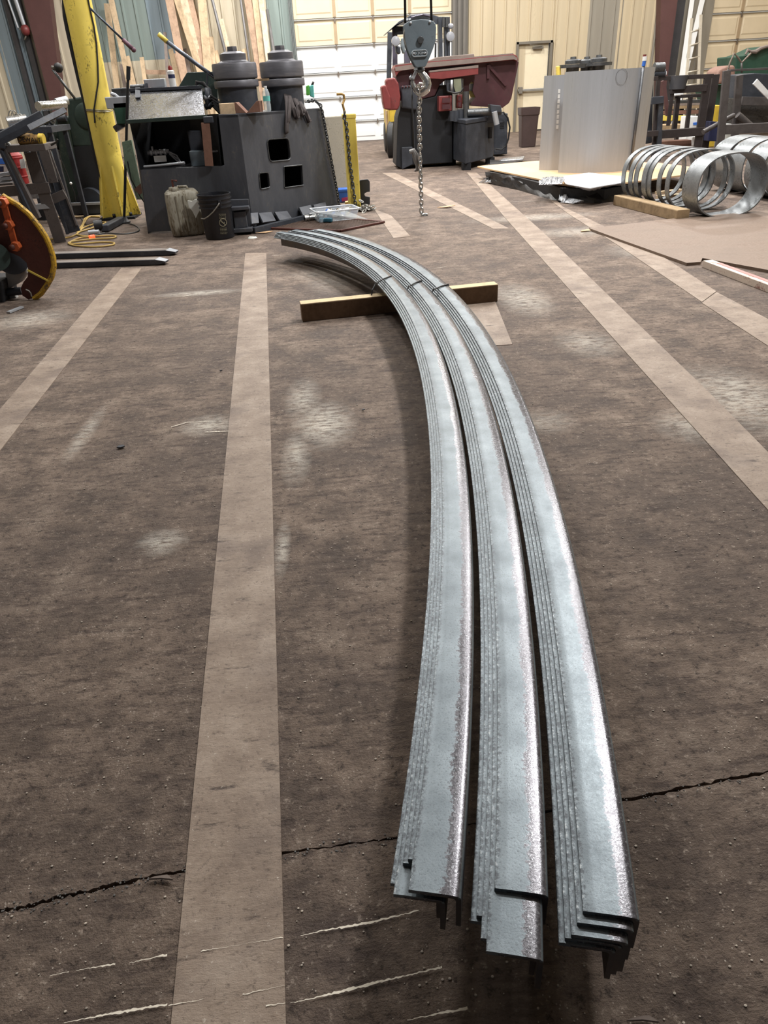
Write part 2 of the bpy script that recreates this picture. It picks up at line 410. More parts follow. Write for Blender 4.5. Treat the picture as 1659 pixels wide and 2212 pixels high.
def rrect(pl, p, r=.02, n=4):
    'corner points of a rounded opening: p = four picture corners on plane pl'
    q = [pl(*a) for a in p]; out = []
    for i in range(4):
        a, b, c = q[i-1], q[i], q[(i+1) % 4]; da = (a-b).normalized(); dc = (c-b).normalized()
        for k in range(n+1):
            t = k/n; out.append(b+da*r*(1-t)**2+dc*r*t**2)
    return out
def text_mesh(txt, size, th):
    cu = bpy.data.curves.new('t', 'FONT'); cu.body = txt; cu.size = size; cu.extrude = th; cu.align_x = 'CENTER'; cu.align_y = 'CENTER'
    tmp = bpy.data.objects.new('tmp', cu); C.objects.link(tmp)
    dg = bpy.context.evaluated_depsgraph_get(); me = bpy.data.meshes.new_from_object(tmp.evaluated_get(dg))
    bpy.data.objects.remove(tmp)
    return [v.co.copy() for v in me.vertices], [list(p.vertices) for p in me.polygons]
def link_mesh(L, Wd, r, mat, name='link'):
    'one stadium shaped chain link, long axis z, lying in the xz plane'
    p = []; h = L/2-Wd/2
    for k in range(5): t = PI*k/4; p.append((Wd/2*math.cos(t), 0, h+Wd/2*math.sin(t)))
    for k in range(5): t = PI+PI*k/4; p.append((Wd/2*math.cos(t), 0, -h+Wd/2*math.sin(t)))
    b = MB().tube(p, r, 5, closed=True)
    return b
def chain(root, pts, L, mat, Wd=None, r=None, twist0=0.0):
    'links along a polyline, every other one turned a quarter'
    Wd = Wd or L*.62; r = r or L*.14; step = L-2.2*r
    P = [V(p) for p in pts]; seg = [(P[i+1]-P[i]).length for i in range(len(P)-1)]; tot = sum(seg)
    n = max(2, int(tot/step)); src = None
    for k in range(n):
        s_ = (k+.5)/n*tot; i = 0
        while i < len(seg)-1 and s_ > seg[i]: s_ -= seg[i]; i += 1
        c = P[i].lerp(P[i+1], s_/seg[i]); d = (P[i+1]-P[i]).normalized()
        R = d.to_track_quat('Z', 'Y').to_matrix()@Matrix.Rotation(twist0+(PI/2 if k % 2 else 0)+.25, 3, 'Z')
        if src is None:
            b = link_mesh(L, Wd, r, mat); src = b.build('link', mat, None)
            src.parent = root; src.location = c-ORI[root.name]; src.rotation_euler = R.to_euler()
        else: inst(src, 'link', root, c, R)

# ================================================================== SETTING
YW = 21.8
def crack_line():
    px = [(0, 1967), (60, 1957), (130, 1938), (220, 1918), (300, 1899), (385, 1884), (500, 1862), (620, 1842), (740, 1826), (860, 1808), (1100, 1768), (1365, 1725), (1450, 1708), (1560, 1687), (1659, 1666)]
    p = [fl(*a) for a in px]
    a = p[0]+(p[0]-p[3])*40; b = p[-1]+(p[-1]-p[-4])*40
    fine = []
    for i in range(len(p)-1):
        for k in range(9): fine.append(p[i].lerp(p[i+1], k/9)+V((0, random.uniform(-.0025, .0025), 0)))
    return [V((-13, a.y+0, 0))]+fine+[p[-1], V((13, b.y*.0+p[-1].y+.4, 0))]
ck = crack_line()
rnd = random.Random(3)
up_e = []; lo_e = []
for p in ck:
    wd = (.0042 if abs(p.x) > .2 or p.x < -.18 else .002)*(.35+1.1*rnd.random())
    up_e.append(V((p.x, p.y+wd, 0))); lo_e.append(V((p.x, p.y-wd*.9, 0)))
b = MB(); n = len(ck)
for i in range(n-1):
    for e, yy, s_ in ((up_e, 23, 1), (lo_e, -7, -1)):
        a0, a1 = e[i], e[i+1]
        b.add([a0, a1, V((a1.x, yy, 0)), V((a0.x, yy, 0))], [(0, 1, 2, 3)])
        b.add([a0, a1, a1-V((0, 0, .02)), a0-V((0, 0, .02))], [(0, 1, 2, 3)])
    b.add([up_e[i]-V((0, 0, .012)), up_e[i+1]-V((0, 0, .012)), lo_e[i+1]-V((0, 0, .012)), lo_e[i]-V((0, 0, .012))], [(0, 1, 2, 3)])
floor = struct(b.build('floor', m_floor, None, auto=False))
bm = bmesh.new(); bm.from_mesh(floor.data)
for f in bm.faces:
    if f.normal.z < -.5: f.normal_flip()
bm.to_mesh(floor.data); bm.free()
def strip(px, name='inlay_board', mat=None, ext=None, z=.003):
    q = [fl(*a) for a in px]
    if ext:                                                        # run on out of the frame: (i, j, k) moves corner i along i-j
        q2 = list(q)
        for i, j, k in ext: q2[i] = q[i]+(q[i]-q[j])*k
        q = q2
    b = MB().prism([V((p.x, p.y, z)) for p in q], (0, 0, -.02))
    return b.build(name, mat or m_strip, floor)
strip([(370, 2212), (530, 547), (575, 547), (618, 2212)], ext=[(0, 1, .25), (3, 2, .25)])
strip([(0, 885), (262, 580), (306, 580), (0, 975)], ext=[(0, 1, .5), (3, 2, .5)])
strip([(1900, 1370), (1659, 1103), (1442, 862), (1289, 692), (1098, 479), (1008, 373), (1029, 373), (1175, 504), (1336, 660), (1532, 849), (1659, 978), (1900, 1232)])
strip([(1167, 417), (1230, 464), (1336, 531), (1516, 653), (1547, 630), (1400, 534), (1315, 494), (1214, 446), (1190, 417)])
strip([(1516, 655), (1659, 748), (1850, 870), (1850, 815), (1659, 690), (1548, 632)])
strip([(825, 374), (1066, 495), (1100, 494), (854, 374)])
strip([(808, 452), (850, 515), (887, 511), (845, 466)])
strip([(985, 652), (1062, 747), (1107, 745), (1069, 650)])
def paint_line(px, w_=.006):
    p = [fl(*a) for a in px]; fine = []
    for i in range(len(p)-1):
        L = max(2, int((p[i+1]-p[i]).length/.004))
        fine += [p[i].lerp(p[i+1], k/L) for k in range(L)]
    fine.append(p[-1]); b = MB(); prev = None
    for k, q in enumerate(fine):
        env = .55+.45*math.sin(k*.11+w_*900)*math.sin(k*.037+1); ww = w_*max(.12, env)*(.4+.8*rnd.random()); yo = rnd.uniform(-.0009, .0009)+.0012*math.sin(k*.05); a = V((q.x, q.y+yo+ww/2, .0042)); c_ = V((q.x, q.y+yo-ww/2, .0042))
        if prev: b.add([prev[0], a, c_, prev[1]], [(0, 1, 2, 3)])
        prev = (a, c_)
    o = b.build('paint_line', m_paint, floor); return o
for L_ in [[(110, 2110), (150, 2102)], [(165, 2099), (250, 2086)], [(280, 2083), (362, 2066)], [(650, 2024), (700, 2013), (800, 1997), (905, 1970)], [(628, 2169), (690, 2157), (800, 2130), (955, 2092)],
           [(140, 2212), (250, 2192), (362, 2174)], [(880, 2206), (1010, 2182)]]:
    paint_line(L_, .0055)
for L_ in [[(435, 2057), (520, 2044), (612, 2029)], [(525, 2151), (617, 2132)], [(575, 2176), (617, 2169)], [(365, 2174), (440, 2162)]]: paint_line(L_, .003)
for L_ in [[(370, 924), (405, 914), (452, 912)], [(443, 935), (495, 933)], [(395, 641), (468, 631)], [(1075, 438), (1180, 434)], [(588, 553), (630, 551)], [(900, 586), (965, 577)]]: paint_line(L_, .008)
# grit in the joint and loose on the floor
b = MB(); rg = random.Random(11)
for k in range(260):
    i = rg.randrange(1, n-2); p = ck[i].lerp(ck[i+1], rg.random()); s_ = rg.uniform(.0008, .0026)
    b.ball(p+V((rg.gauss(0, .004), rg.gauss(-.004, .009), s_*.3)), s_, 6, (1, 1, .7))
tag(b.build('joint_gravel', M('grey_grit', (92, 90, 88), .8, 0, .4, 60), floor), kind='stuff')
b = MB()
for k in range(700):
    px, py = rg.uniform(0, 1659), rg.uniform(560, 2212); p = fl(px, py)
    s_ = rg.uniform(.0012, .003)*(1+p.y*.12); b.ball(p+V((0, 0, s_*.4)), s_, 6, (1, .8, .6))
tag(b.build('floor_grit', M('pale_grit', (170, 160, 148), .8, 0, .5, 30), floor), kind='stuff')

# ---- back wall: ribbed sheets hung between the openings
wall = struct(bpy.data.objects.new('wall_back', None)); C.objects.link(wall); wall.location = (0, YW, 0); ORI['wall_back'] = V((0, YW, 0))
Xp = lambda px, py=100: at(px, py, YW).x
D1 = (Xp(636, 60), Xp(976, 30)); D2 = (Xp(1117, 97), Xp(1190, 95)); D3 = (Xp(1519, 50), Xp(1519, 50)+4.2)
D2H = 2.04; D1H = 4.6
RIB = .3048
def sheet(x0, nr, zt, zb_, mat):
    b = MB()
    for k in range(nr):
        a = x0+k*RIB
        prof = [(0, 0), (.02, .028), (.055, .028), (.075, 0), (.17, .004), (.19, .004), (RIB, 0)]
        for (u0, d0), (u1, d1) in zip(prof, prof[1:]):
            b.add([(a+u0, YW-d0, zb_), (a+u1, YW-d1, zb_), (a+u1, YW-d1, zt), (a+u0, YW-d0, zt)], [(0, 1, 2, 3)])
        b.add([(a, YW+.01, zb_), (a+RIB, YW+.01, zb_), (a+RIB, YW+.01, zt), (a, YW+.01, zt)], [(0, 3, 2, 1)])
    o = b.build('wall_panel', mat, wall, auto=False)
    return o
WZ = 5.5
def run(xa, xb, mat, zb_=0.0, zt=WZ, mat_low=None, zs=0):
    x = xa
    while x < xb-.02:
        nr = min(3, max(1, round((xb-x)/RIB)))
        if mat_low: sheet(x, nr, zs, zb_, mat_low); sheet(x, nr, zt, zs, mat)
        else: sheet(x, nr, zt, zb_, mat)
        x += nr*RIB
ZS = at(300, 131, YW).z
def fit(a, b): return a, a+round((b-a)/RIB)*RIB
XL = -12.8
xs = [Xp(13, 160), Xp(75, 160), Xp(107, 20), Xp(198, 100), Xp(330, 100), Xp(580, 60)]
run(XL, xs[0], m_tanw); run(xs[0], xs[1], m_bsid); run(xs[1], xs[2], m_tanw); run(xs[2], xs[3], m_tanw)
run(xs[3], xs[4], m_grsid, mat_low=m_tanw, zs=ZS); run(xs[4], xs[4]+.6, m_bsid, mat_low=m_tanw, zs=ZS); run(xs[4]+.6, xs[5], m_tanw); run(xs[5], D1[0]-.08, m_grsid)
run(D1[1]+.42, D2[0]-.05, m_tan); run(D2[0]-.05, D2[1]+.05, m_tan, D2H+.03); run(D2[1]+.05, Xp(1267), m_tan)
run(Xp(1267), Xp(1330), m_gsid); run(Xp(1330), Xp(1408), m_tan); run(Xp(1408), D3[0], m_gsid); run(D3[1], 13, m_tan)
run(D1[0]-.1, D1[1]+.1, m_tan, D1H+.1); run(D3[0], D3[1], m_tan, 4.7)
# ---- overhead doors
def overhead(n_, x0, x1, zs, mats, stiles, depth=.0):
    root = struct(bpy.data.objects.new('door_%d' % n_, None)); C.objects.link(root); o0 = V(((x0+x1)/2, YW, 0)); root.location = o0; ORI[root.name] = o0
    y = YW+.05; hsrc = None
    for k in range(len(zs)-1):
        za_, zc = zs[k]+.006, zs[k+1]-.006
        b = MB().box(((x0+x1)/2, y+.02, (za_+zc)/2), (x1-x0, .05, zc-za_))
        edges = [x0]+stiles+[x1]
        for e0, e1 in zip(edges, edges[1:]):
            hw = (e1-e0)/2-.07
            if hw < .1: continue
            cx = (e0+e1)/2; hz = (zc-za_)/2-.09
            o4 = [V((cx-hw, y-.005, (za_+zc)/2-hz)), V((cx+hw, y-.005, (za_+zc)/2-hz)), V((cx+hw, y-.005, (za_+zc)/2+hz)), V((cx-hw, y-.005, (za_+zc)/2+hz))]
            ctr = sum(o4, V())/4
            i4 = [ctr+V(((p.x-ctr.x)*(1-.03/hw), -.014, (p.z-ctr.z)*(1-.03/hz))) for p in o4]
            b.add(o4+i4, [(0, 1, 5, 4), (1, 2, 6, 5), (2, 3, 7, 6), (3, 0, 4, 7), (4, 5, 6, 7)])
        b.build('door_section', mats[k], root, bevel=.004)
        MB().bar((x0, y-.03, zc-.015), (x1, y-.03, zc-.015), .03, .022).build('section_rail', m_rail, root)
        for sx in stiles:
            if mats[k] is m_doortan: MB().box((sx, y-.018, (za_+zc)/2), (.07, .02, zc-za_-.02)).build('stile', M_st, root)
            p = [(0, .075), (.03, 0), (0, -.075), (-.03, 0)]
            MB().prism([V((sx+a_*1.0, y-.05, zc-.04+c_)) for a_, c_ in p], (0, .02, 0)).build('hinge', m_hinge, root)
    return root
m_rail = M('dull_grey_rail', (172, 173, 171), .5, .1, .1, 8)
M_st = M('stile_brown', (178, 156, 126), .5, .1, .08, 4)
yz = [0, .5, 1.065, 1.63, 2.225, 2.80, 3.37, 3.94, 4.6]
overhead(1, D1[0], D1[1], yz, [m_white]*4+[m_doortan]*4, [Xp(722, 30), Xp(805, 30), Xp(885, 30)])
overhead(3, D3[0]+.05, D3[1]-.05, [0, .62, 1.24, 1.86, 2.46, 3.06, 3.66, 4.6], [m_doortan]*7, [Xp(1600, 50), Xp(1600, 50)+1.25])
def jamb(nm, xa, xb, zt, mat, y0=YW-.1):
    b = MB(); k = 6; wdt = (xb-xa)/k
    for i in range(k): b.box((xa+(i+.5)*wdt, y0+.05*(i % 2), zt/2), (wdt*.96, .12, zt))
    return struct(b.build(nm, mat, None, org=((xa+xb)/2, y0, 0)))
jamb('trim_1', D1[1]+.0, D1[1]+.40, WZ, M('grey_jamb', (112, 108, 102), .5, .2, .1, 2))
jamb('trim_2', D1[0]-.10, D1[0]-.0, WZ, M('grey_green_jamb', (120, 126, 124), .5, .2, .1, 2))
# ---- personnel door
d2 = struct(bpy.data.objects.new('door_2', None)); C.objects.link(d2); o0 = V(((D2[0]+D2[1])/2, YW, 0)); d2.location = o0; ORI['door_2'] = o0
MB().box((o0.x, YW+.03, D2H/2), (D2[1]-D2[0]-.1, .045, D2H-.05)).build('door_leaf', m_doordark, d2, bevel=.004)
b = MB()
for sx in (D2[0], D2[1]): b.box((sx, YW-.02, D2H/2), (.06, .14, D2H+.06))
b.box((o0.x, YW-.02, D2H+.0), (D2[1]-D2[0]+.06, .14, .06)); b.build('door_frame', m_doorframe, d2, bevel=.004)
MB().bar((D2[0]+.06, YW-.06, .98), (D2[1]-.06, YW-.06, .98), .05, .06).build('push_bar', M('grey_bar', (150, 148, 142), .4, .4), d2, bevel=.01)
MB().box((D2[0]+.13, YW-.05, .98), (.1, .09, .16)).build('latch_case', m_doorframe, d2, bevel=.008)
MB().box((o0.x+.1, YW-.05, D2H-.12), (.28, .07, .06)).build('door_closer', m_doorframe, d2, bevel=.01)
MB().bar((o0.x+.2, YW-.1, D2H-.08), (o0.x-.15, YW-.16, D2H-.05), .02, .015).build('closer_arm', m_doorframe, d2)
# ---- other walls, ceiling (out of frame, they close the hall)
def wallbox(nm, c, s_, mat): return struct(MB().box(c, s_).build(nm, mat, None, org=c))
wallbox('wall_left', (-13, 8, 4), (.2, 30, 8), m_tanw); wallbox('wall_right', (13, 8, 4), (.2, 30, 8), m_tan)
wallbox('wall_upper', (0, YW+.1, 6.7), (26, .2, 2.6), m_tanw)
wallbox('ceiling', (0, 8, 8), (26, 30, .2), m_ceil)
# ---- tapered frame columns
def column(pxl, pxr, yb, mat, nm='column', Y=YW-.35):
    b = MB(); (a0, y0), (a1, y1) = pxl; (c0, w0), (c1, w1) = pxr
    A, B_ = at(a0, y0, Y), at(a1, y1, Y); P, Q = at(c0, w0, Y), at(c1, w1, Y)
    def ext(p, q, z): return p+(q-p)*((z-p.z)/(q.z-p.z))
    q4 = [ext(A, B_, 5.4), ext(P, Q, 5.4), ext(P, Q, 0), ext(A, B_, 0)]
    b.prism(q4, (0, .3, 0)); o = struct(b.build(nm, mat, None, org=(q4[3]+q4[2])/2)); 
    return o, q4
colL, cl = column(((62, 45), (107, 217)), ((107, 0), (134, 214)), 0, m_brown)
colR, cr = column(((1428, 0), (1424, 153)), ((1464, 0), (1444, 153)), 0, m_brown)
struct(MB().bar(at(86, 60, YW-.1), at(86, 60, YW-.1)+V((0, 0, -3.2)), .12, .1, (0, 1, 0)).build('trim_3', m_dark, None))
for nm, pxa, wd_ in (('trim_4', (20, 30), .10), ('trim_5', (54, 60), .12), ('trim_6', (1462, 60), .22)):
    p = at(*pxa, YW-.12); struct(MB().box((p.x, YW-.12, 2.7), (wd_, .12, 5.4)).build(nm, M('dark_gap_trim', (66, 64, 66), .7, 0, .2, 3), None))

# ================================================================== ANGLE IRON BUNDLES
O_PX = [(1378, 1968), (1345, 1725), (1309, 1491), (1285, 1375), (1256, 1254.5), (1222, 1134), (1179, 989), (1126, 845), (1084, 766.6), (1046, 701.5), (967, 613), (902, 566), (829, 530), (757, 506), (699, 494.6)]
LUM = .115; TH = .0085; LEG = .082; NB = 5; ZT = LUM+LEG+TH*(NB-1)
P = np.array([tuple(fl(*p, z=ZT))[:2] for p in O_PX])
A_ = np.c_[P, np.ones(len(P))]; a_ = np.linalg.lstsq(A_, -(P**2).sum(1), rcond=None)[0]; CC = -a_[:2]/2
th_ = np.arctan2(P[:, 1]-CC[1], P[:, 0]-CC[0]); rr_ = np.hypot(*(P-CC).T); RF = np.polyfit(th_, rr_, 5)
def arc(th): 
    r = np.polyval(RF, th); return V((CC[0]+r*math.cos(th), CC[1]+r*math.sin(th), 0))
def arcn(th):
    t = (arc(th+.002)-arc(th-.002)).normalized(); return V((t.y, -t.x, 0))
def theta_of(px, z):
    p = fl(*px, z=z); return math.atan2(p.y-CC[1], p.x-CC[0])
PITCHB = .1315
NEAR = [[(955, 1903), (955, 1838), (955, 1848), (955, 1917), (955, 1895)],
        [(1140, 1912), (1130, 2047), (1125, 2020), (1120, 1972), (1120, 1985)],
        [(1312, 1970), (1305, 1995), (1300, 2022), (1295, 2030), (1295, 2042)]]
FAR = [[(615, 493.5), (612, 494), (605, 496), (598, 499), (592, 501)], [(660, 491), (657, 492), (653, 493), (650, 494), (648, 495)], [(700, 493), (697, 493), (694, 493.5), (690, 494), (688, 494)]]
BN = ['left', 'middle', 'right']
ORDN = ['topmost', 'second from the top', 'middle', 'second from the bottom', 'lowest']
def angle_iron(bi, i):
    off = (2-bi)*PITCHB+i*TH; zt = ZT-i*TH
    t0 = theta_of(NEAR[bi][i], zt); t1 = theta_of(FAR[bi][i], zt); t1 = min(t1, th_[-1]+.03)
    a, t = LEG, TH*.96
    prof = [(-a, -t), (-a, -.0008), (-a+.0012, 0), (-a*.75, .0004), (-a*.5, .0005), (-a*.3, .0003), (-.013, -.0004), (-.0055, -.0015), (-.001, -.0044), (0, -.010), (0, -a*.5), (0, -a), (-t, -a), (-t, -a*.5), (-t, -t-.006), (-t-.002, -t-.002), (-t-.006, -t), (-a*.5, -t)]
    us = []
    for (x, z) in prof:
        if z > -.0045: us.append((x+a)/a)
        elif x > -.0005: us.append(1.0+(-z)/a)
        else: us.append(1.5)
    us[0] = .0; n = len(prof); N = 90
    vs = []; uvs = []
    for k in range(N+1):
        th = t0+(t1-t0)*k/N; p = arc(th); nn = arcn(th)
        for j, (x, z) in enumerate(prof):
            q = p+nn*(x-off); vs.append(V((q.x, q.y, zt+z))); uvs.append((us[j], k*.08))
    fs = [(k*n+j, k*n+(j+1) % n, (k+1)*n+(j+1) % n, (k+1)*n+j) for k in range(N) for j in range(n)]
    fs += [list(range(n-1, -1, -1)), [N*n+j for j in range(n)]]
    o0 = arc((t0+t1)/2); me = bpy.data.meshes.new('curved_steel_angle')
    me.from_pydata([tuple(v-o0) for v in vs], [], fs)
    ul = me.uv_layers.new(name='UVMap')
    for p in me.polygons:
        for li in p.loop_indices: ul.data[li].uv = uvs[me.loops[li].vertex_index]
    bm = bmesh.new(); bm.from_mesh(me); bmesh.ops.recalc_face_normals(bm, faces=bm.faces)
    for e in bm.edges:
        if len(e.link_faces) == 2 and e.calc_face_angle(0) > .9: e.smooth = False
    bm.to_mesh(me); bm.free()
    for p in me.polygons: p.use_smooth = True
    me.materials.append(m_angle)
    o = bpy.data.objects.new('curved_steel_angle', me); C.objects.link(o); o.location = o0
    tag(o, 'long curved steel angle, %s of the %s nested bundle on the floor' % (ORDN[i], BN[bi]), 'steel angle', 'curved steel angles in three nested bundles')
for bi in range(3):
    for i in range(NB): angle_iron(bi, i)
# wire ties round the bundles
for bi, (pa, pb) in enumerate([((845, 596), (812, 612)), ((910, 606), (882, 620)), ((968, 614), (936, 626))]):
    a, c_ = fl(*pa, z=ZT+.003), fl(*pb, z=ZT+.003)
    d = (c_-a); pts = [a+V((.004, 0, -LEG-.01)), a+V((.004, 0, -.02)), a, a.lerp(c_, .5)+V((0, 0, .004)), c_, c_+d*.25+V((0, 0, -.03)), c_+d*.3+V((0, 0, -.06))]
    b = MB().tube(pts, .0045, 7); b.tube([c_+V((0, 0, .006)), c_+V((.012, -.03, .004))], .004, 6)
    tag(b.build('wire_tie', m_rubber, None, org=a), 'black wire tie twisted round the %s bundle of steel angles' % BN[bi], 'wire tie', 'wire ties on the angle bundles')
# cross timber under the bundles, and the hidden front one
def timber(a, c_, hgt, wd, nm, lab, mat, top=None, grp=None):
    d = (c_-a).normalized(); root = thing(nm, lab, 'timber', (a+c_)/2, grp)
    b = MB().bar(a+V((0, 0, hgt/2)), c_+V((0, 0, hgt/2)), wd, hgt-.002); b.build('beam_body', mat, root, bevel=.004)
    if top: MB().bar(a+V((0, 0, hgt-.001)), c_+V((0, 0, hgt-.001)), wd-.006, .004).build('top_face', top, root)  # thin top layer with its own wood colour
    return root
ta, tb = fl(654, 696), fl(1075, 652); nv = V((-(tb-ta).y, (tb-ta).x, 0)).normalized()*.045
timber(ta+nv, tb+nv, LUM, .09, 'timber_dunnage', 'brown square timber lying crosswise under the three steel angle bundles', m_block, m_blocktop)

# ================================================================== JIB CRANE POST
jb = fl(262, 470); JY = jb.y
def axis_at(py, px): return at(px, py, JY)
jtop = at(169, 2, JY); jx = jb.x
jib = thing('jib_crane_post', 'tall round yellow jib crane post with gusset fins at its foot', 'crane post', (jx, JY, 0))
JR = .5*(at(244, 236, JY).x-at(188, 236, JY).x)
b = MB().cyl((jx, JY, .02), (jx, JY, 5.2), JR, n=40); b.build('post', m_yellow, jib)
MB().box((jx, JY, .015), (JR*2.9, JR*2.6, .03)).build('base_plate', m_dark, jib, bevel=.005)
for k in range(6):
    t = PI/2+k*PI/3+.35; d = V((math.cos(t), math.sin(t), 0)); s_ = V((-d.y, d.x, 0))*.011
    q = [V((jx, JY, .03))+d*JR*.96, V((jx, JY, .03))+d*JR*1.75, V((jx, JY, .07))+d*JR*1.75, V((jx, JY, .62))+d*JR*.98]
    MB().prism([p-s_ for p in q], s_*2).build('gusset', m_yellow, jib, bevel=.003)
for k in range(6):
    t = PI/2+(k+.5)*PI/3+.35; MB().cyl((jx+math.cos(t)*JR*1.35, JY+math.sin(t)*JR*1.2, .03), (jx+math.cos(t)*JR*1.35, JY+math.sin(t)*JR*1.2, .07), .022, n=6).build('anchor_nut', m_dark, jib)
zc = at(215, 240, JY-JR).z
b = MB()
for q in (0, .015): b.tube([(jx+math.cos(2*PI*k/28)*(JR+.004), JY+math.sin(2*PI*k/28)*(JR+.004), zc+q+.01*math.sin(4*PI*k/28)) for k in range(28)], .0035, 5, closed=True)
b.build('wire_wrap', m_wire, jib)
def onpost(px, py, r=.01):
    'point of the post surface under a picture position'
    d = ray(px, py); e = EYE; dx, dy = d.x, d.y; ox, oy = e.x-jx, e.y-JY; R_ = JR+r
    A = dx*dx+dy*dy; B_ = 2*(ox*dx+oy*dy); Cc = ox*ox+oy*oy-R_*R_; D_ = B_*B_-4*A*Cc
    t = (-B_-math.sqrt(max(D_, 0)))/(2*A); return e+d*t
MB().tube([onpost(*z1(*p)) for p in [(700, -40), (735, 110), (765, 230), (790, 380), (805, 560), (812, 700), (795, 830), (780, 940), (790, 1050)]], .009, 8).build('power_cable', m_rubber, jib)
MB().tube([at(*z1(*p), JY-.02)-V((.024*at(*z1(*p), JY).z, 0, 0)) for p in [(540, -60), (552, 140), (575, 260), (615, 440), (675, 700), (722, 880), (752, 1020), (785, 1200), (818, 1370), (868, 1520)]], .022, 8).build('side_hose', m_dark, jib)
for o in jib.children:                                               # the post leans a little
    for v in o.data.vertices: v.co.x += .024*v.co.z
# ================================================================== BLACK FLOOR STAND (pole beside the post)
fb = fl(*z6(1062, 400)); 
st = thing('pole_stand', 'thin black steel pole standing in a low foot before the yellow post', 'stand', fb)
MB().cyl(fb+V((0, 0, .02)), at(277, 150, fb.y), .016, n=12).build('pole', m_rubber, st)
MB().cyl(at(277, 172, fb.y), at(277.5, 143, fb.y), .022, n=12).build('grip', m_dark, st)
MB().lathe(fb+V((0, 0, .0)), [(.0, .0), (.075, 0), (.075, .015), (.05, .035), (.035, .07), (0, .07)], n=20).build('foot', m_rubber, st)
fa = fl(*z6(900, 480)); MB().bar(fb+V((-.03, 0, .04)), fa+V((0, 0, .04)), .09, .07).build('foot_arm', m_black, st, bevel=.01)
# ================================================================== ROLL BENDING MACHINE
MF = VPlane((320, 505), (548, 497)); MR = VPlane((548, 497), (731, 452))
corner = fl(548, 497)
mach = thing('roll_bending_machine', 'big black roll bending machine with two stacked rolls on top', 'machine', corner)
# right face with three openings
outer = [MR(*p) for p in [z2(560, 925), z2(1190, 880), z2(1262, 1290), z2(1333, 1712)]]
bl = corner.copy(); bl.z = 0; outer[3].z = .02
outer = [corner+V((0, 0, outer[0].z)), outer[1], outer[2], outer[3], corner+V((0, 0, .02))]
holes = [rrect(MR, zl(z2, [(738, 1136), (916, 1124), (935, 1302), (762, 1318)]), .05), rrect(MR, zl(z2, [(875, 1358), (1026, 1343), (1037, 1508), (882, 1530)]), .006, 1), rrect(MR, zl(z2, [(674, 1410), (752, 1403), (765, 1528), (686, 1543)]), .03)]
plate_holes('side_plate', m_body, mach, outer, holes, MR.n, .025)
b = MB()                                                            # worn burr rims round the openings
for h in holes: b.tube([p-MR.n*.004 for p in h], .007, 6, closed=True)
b.build('opening_rim', m_ringdark, mach)
# hollow inside and the rest of the box
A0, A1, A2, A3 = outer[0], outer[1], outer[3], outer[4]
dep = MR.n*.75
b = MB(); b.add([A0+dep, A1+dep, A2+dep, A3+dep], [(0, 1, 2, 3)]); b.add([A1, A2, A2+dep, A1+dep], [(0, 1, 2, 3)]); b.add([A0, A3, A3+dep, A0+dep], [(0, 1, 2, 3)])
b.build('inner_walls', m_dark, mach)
ML = MF(*z2(345, 930)); ML.z = A0.z
MB().prism([A0, A1, A1+dep*1.15, ML+MF.n*1.1, ML], (0, 0, -.03)).build('top_deck', m_body, mach, bevel=.004)
q = [MF(*z2(345, 932)), MF(*z2(553, 922)), corner+V((0, 0, .02)), fl(320, 505)+V((0, 0, .02)), MF(*z8(440, 1705)), MF(*z8(1640, 1652)), MF(*z2(393, 1346))]
q[1] = A0.copy(); MB().prism(q, MF.n*.03).build('front_plate', m_body, mach, bevel=.003)
# compartment behind the open front
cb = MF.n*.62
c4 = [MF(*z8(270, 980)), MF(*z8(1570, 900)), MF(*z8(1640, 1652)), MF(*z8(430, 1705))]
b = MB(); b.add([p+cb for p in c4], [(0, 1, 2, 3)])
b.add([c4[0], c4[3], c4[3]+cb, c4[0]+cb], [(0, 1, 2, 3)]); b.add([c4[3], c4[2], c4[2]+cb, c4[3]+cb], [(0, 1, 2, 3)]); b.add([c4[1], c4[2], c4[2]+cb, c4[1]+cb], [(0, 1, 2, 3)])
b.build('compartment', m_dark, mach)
MB().prism([c4[0], c4[3], fl(320, 505), fl(312, 480)+V((0, .25, 0)), MF(*z8(250, 990))+MF.n*.1], MF.n*.5-MF.t*.02).build('left_side', m_black, mach)
# sloping shiny cover
b_l, b_r = MF(*z8(258, 968)), MF(*z8(1400, 893)); zt_ = at(*z8(800, 500), MF.a.y+.42).z
t_l = at(*z8(285, 535), b_l.y+.4); t_r = at(*z8(1352, 487), b_r.y+.4)
MB().prism([b_l, b_r, t_r, t_l], (0, .01, -.02)).build('cover_sheet', m_shiny, mach)
MB().bar(b_l+V((-.02, -.01, -.012)), b_r+V((.02, -.01, -.012)), .03, .035).build('cover_lip', m_green, mach, bevel=.003)
MB().bar(t_l+V((0, 0, .01)), t_r+V((0, 0, .01)), .05, .03).build('cover_ridge', m_black, mach, bevel=.003)
MB().prism([t_l, t_r, t_r+V((0, .35, 0)), t_l+V((0, .35, 0))], (0, 0, -.03)).build('rear_shelf', m_black, mach)
for px in ((395, 520), (770, 520)):
    a = at(*z8(*px), b_l.y+.36); MB().bar(a+V((0, .03, .02)), a+V((.01, -.1, -.07)), .05, .015).build('hinge_strap', m_black, mach)
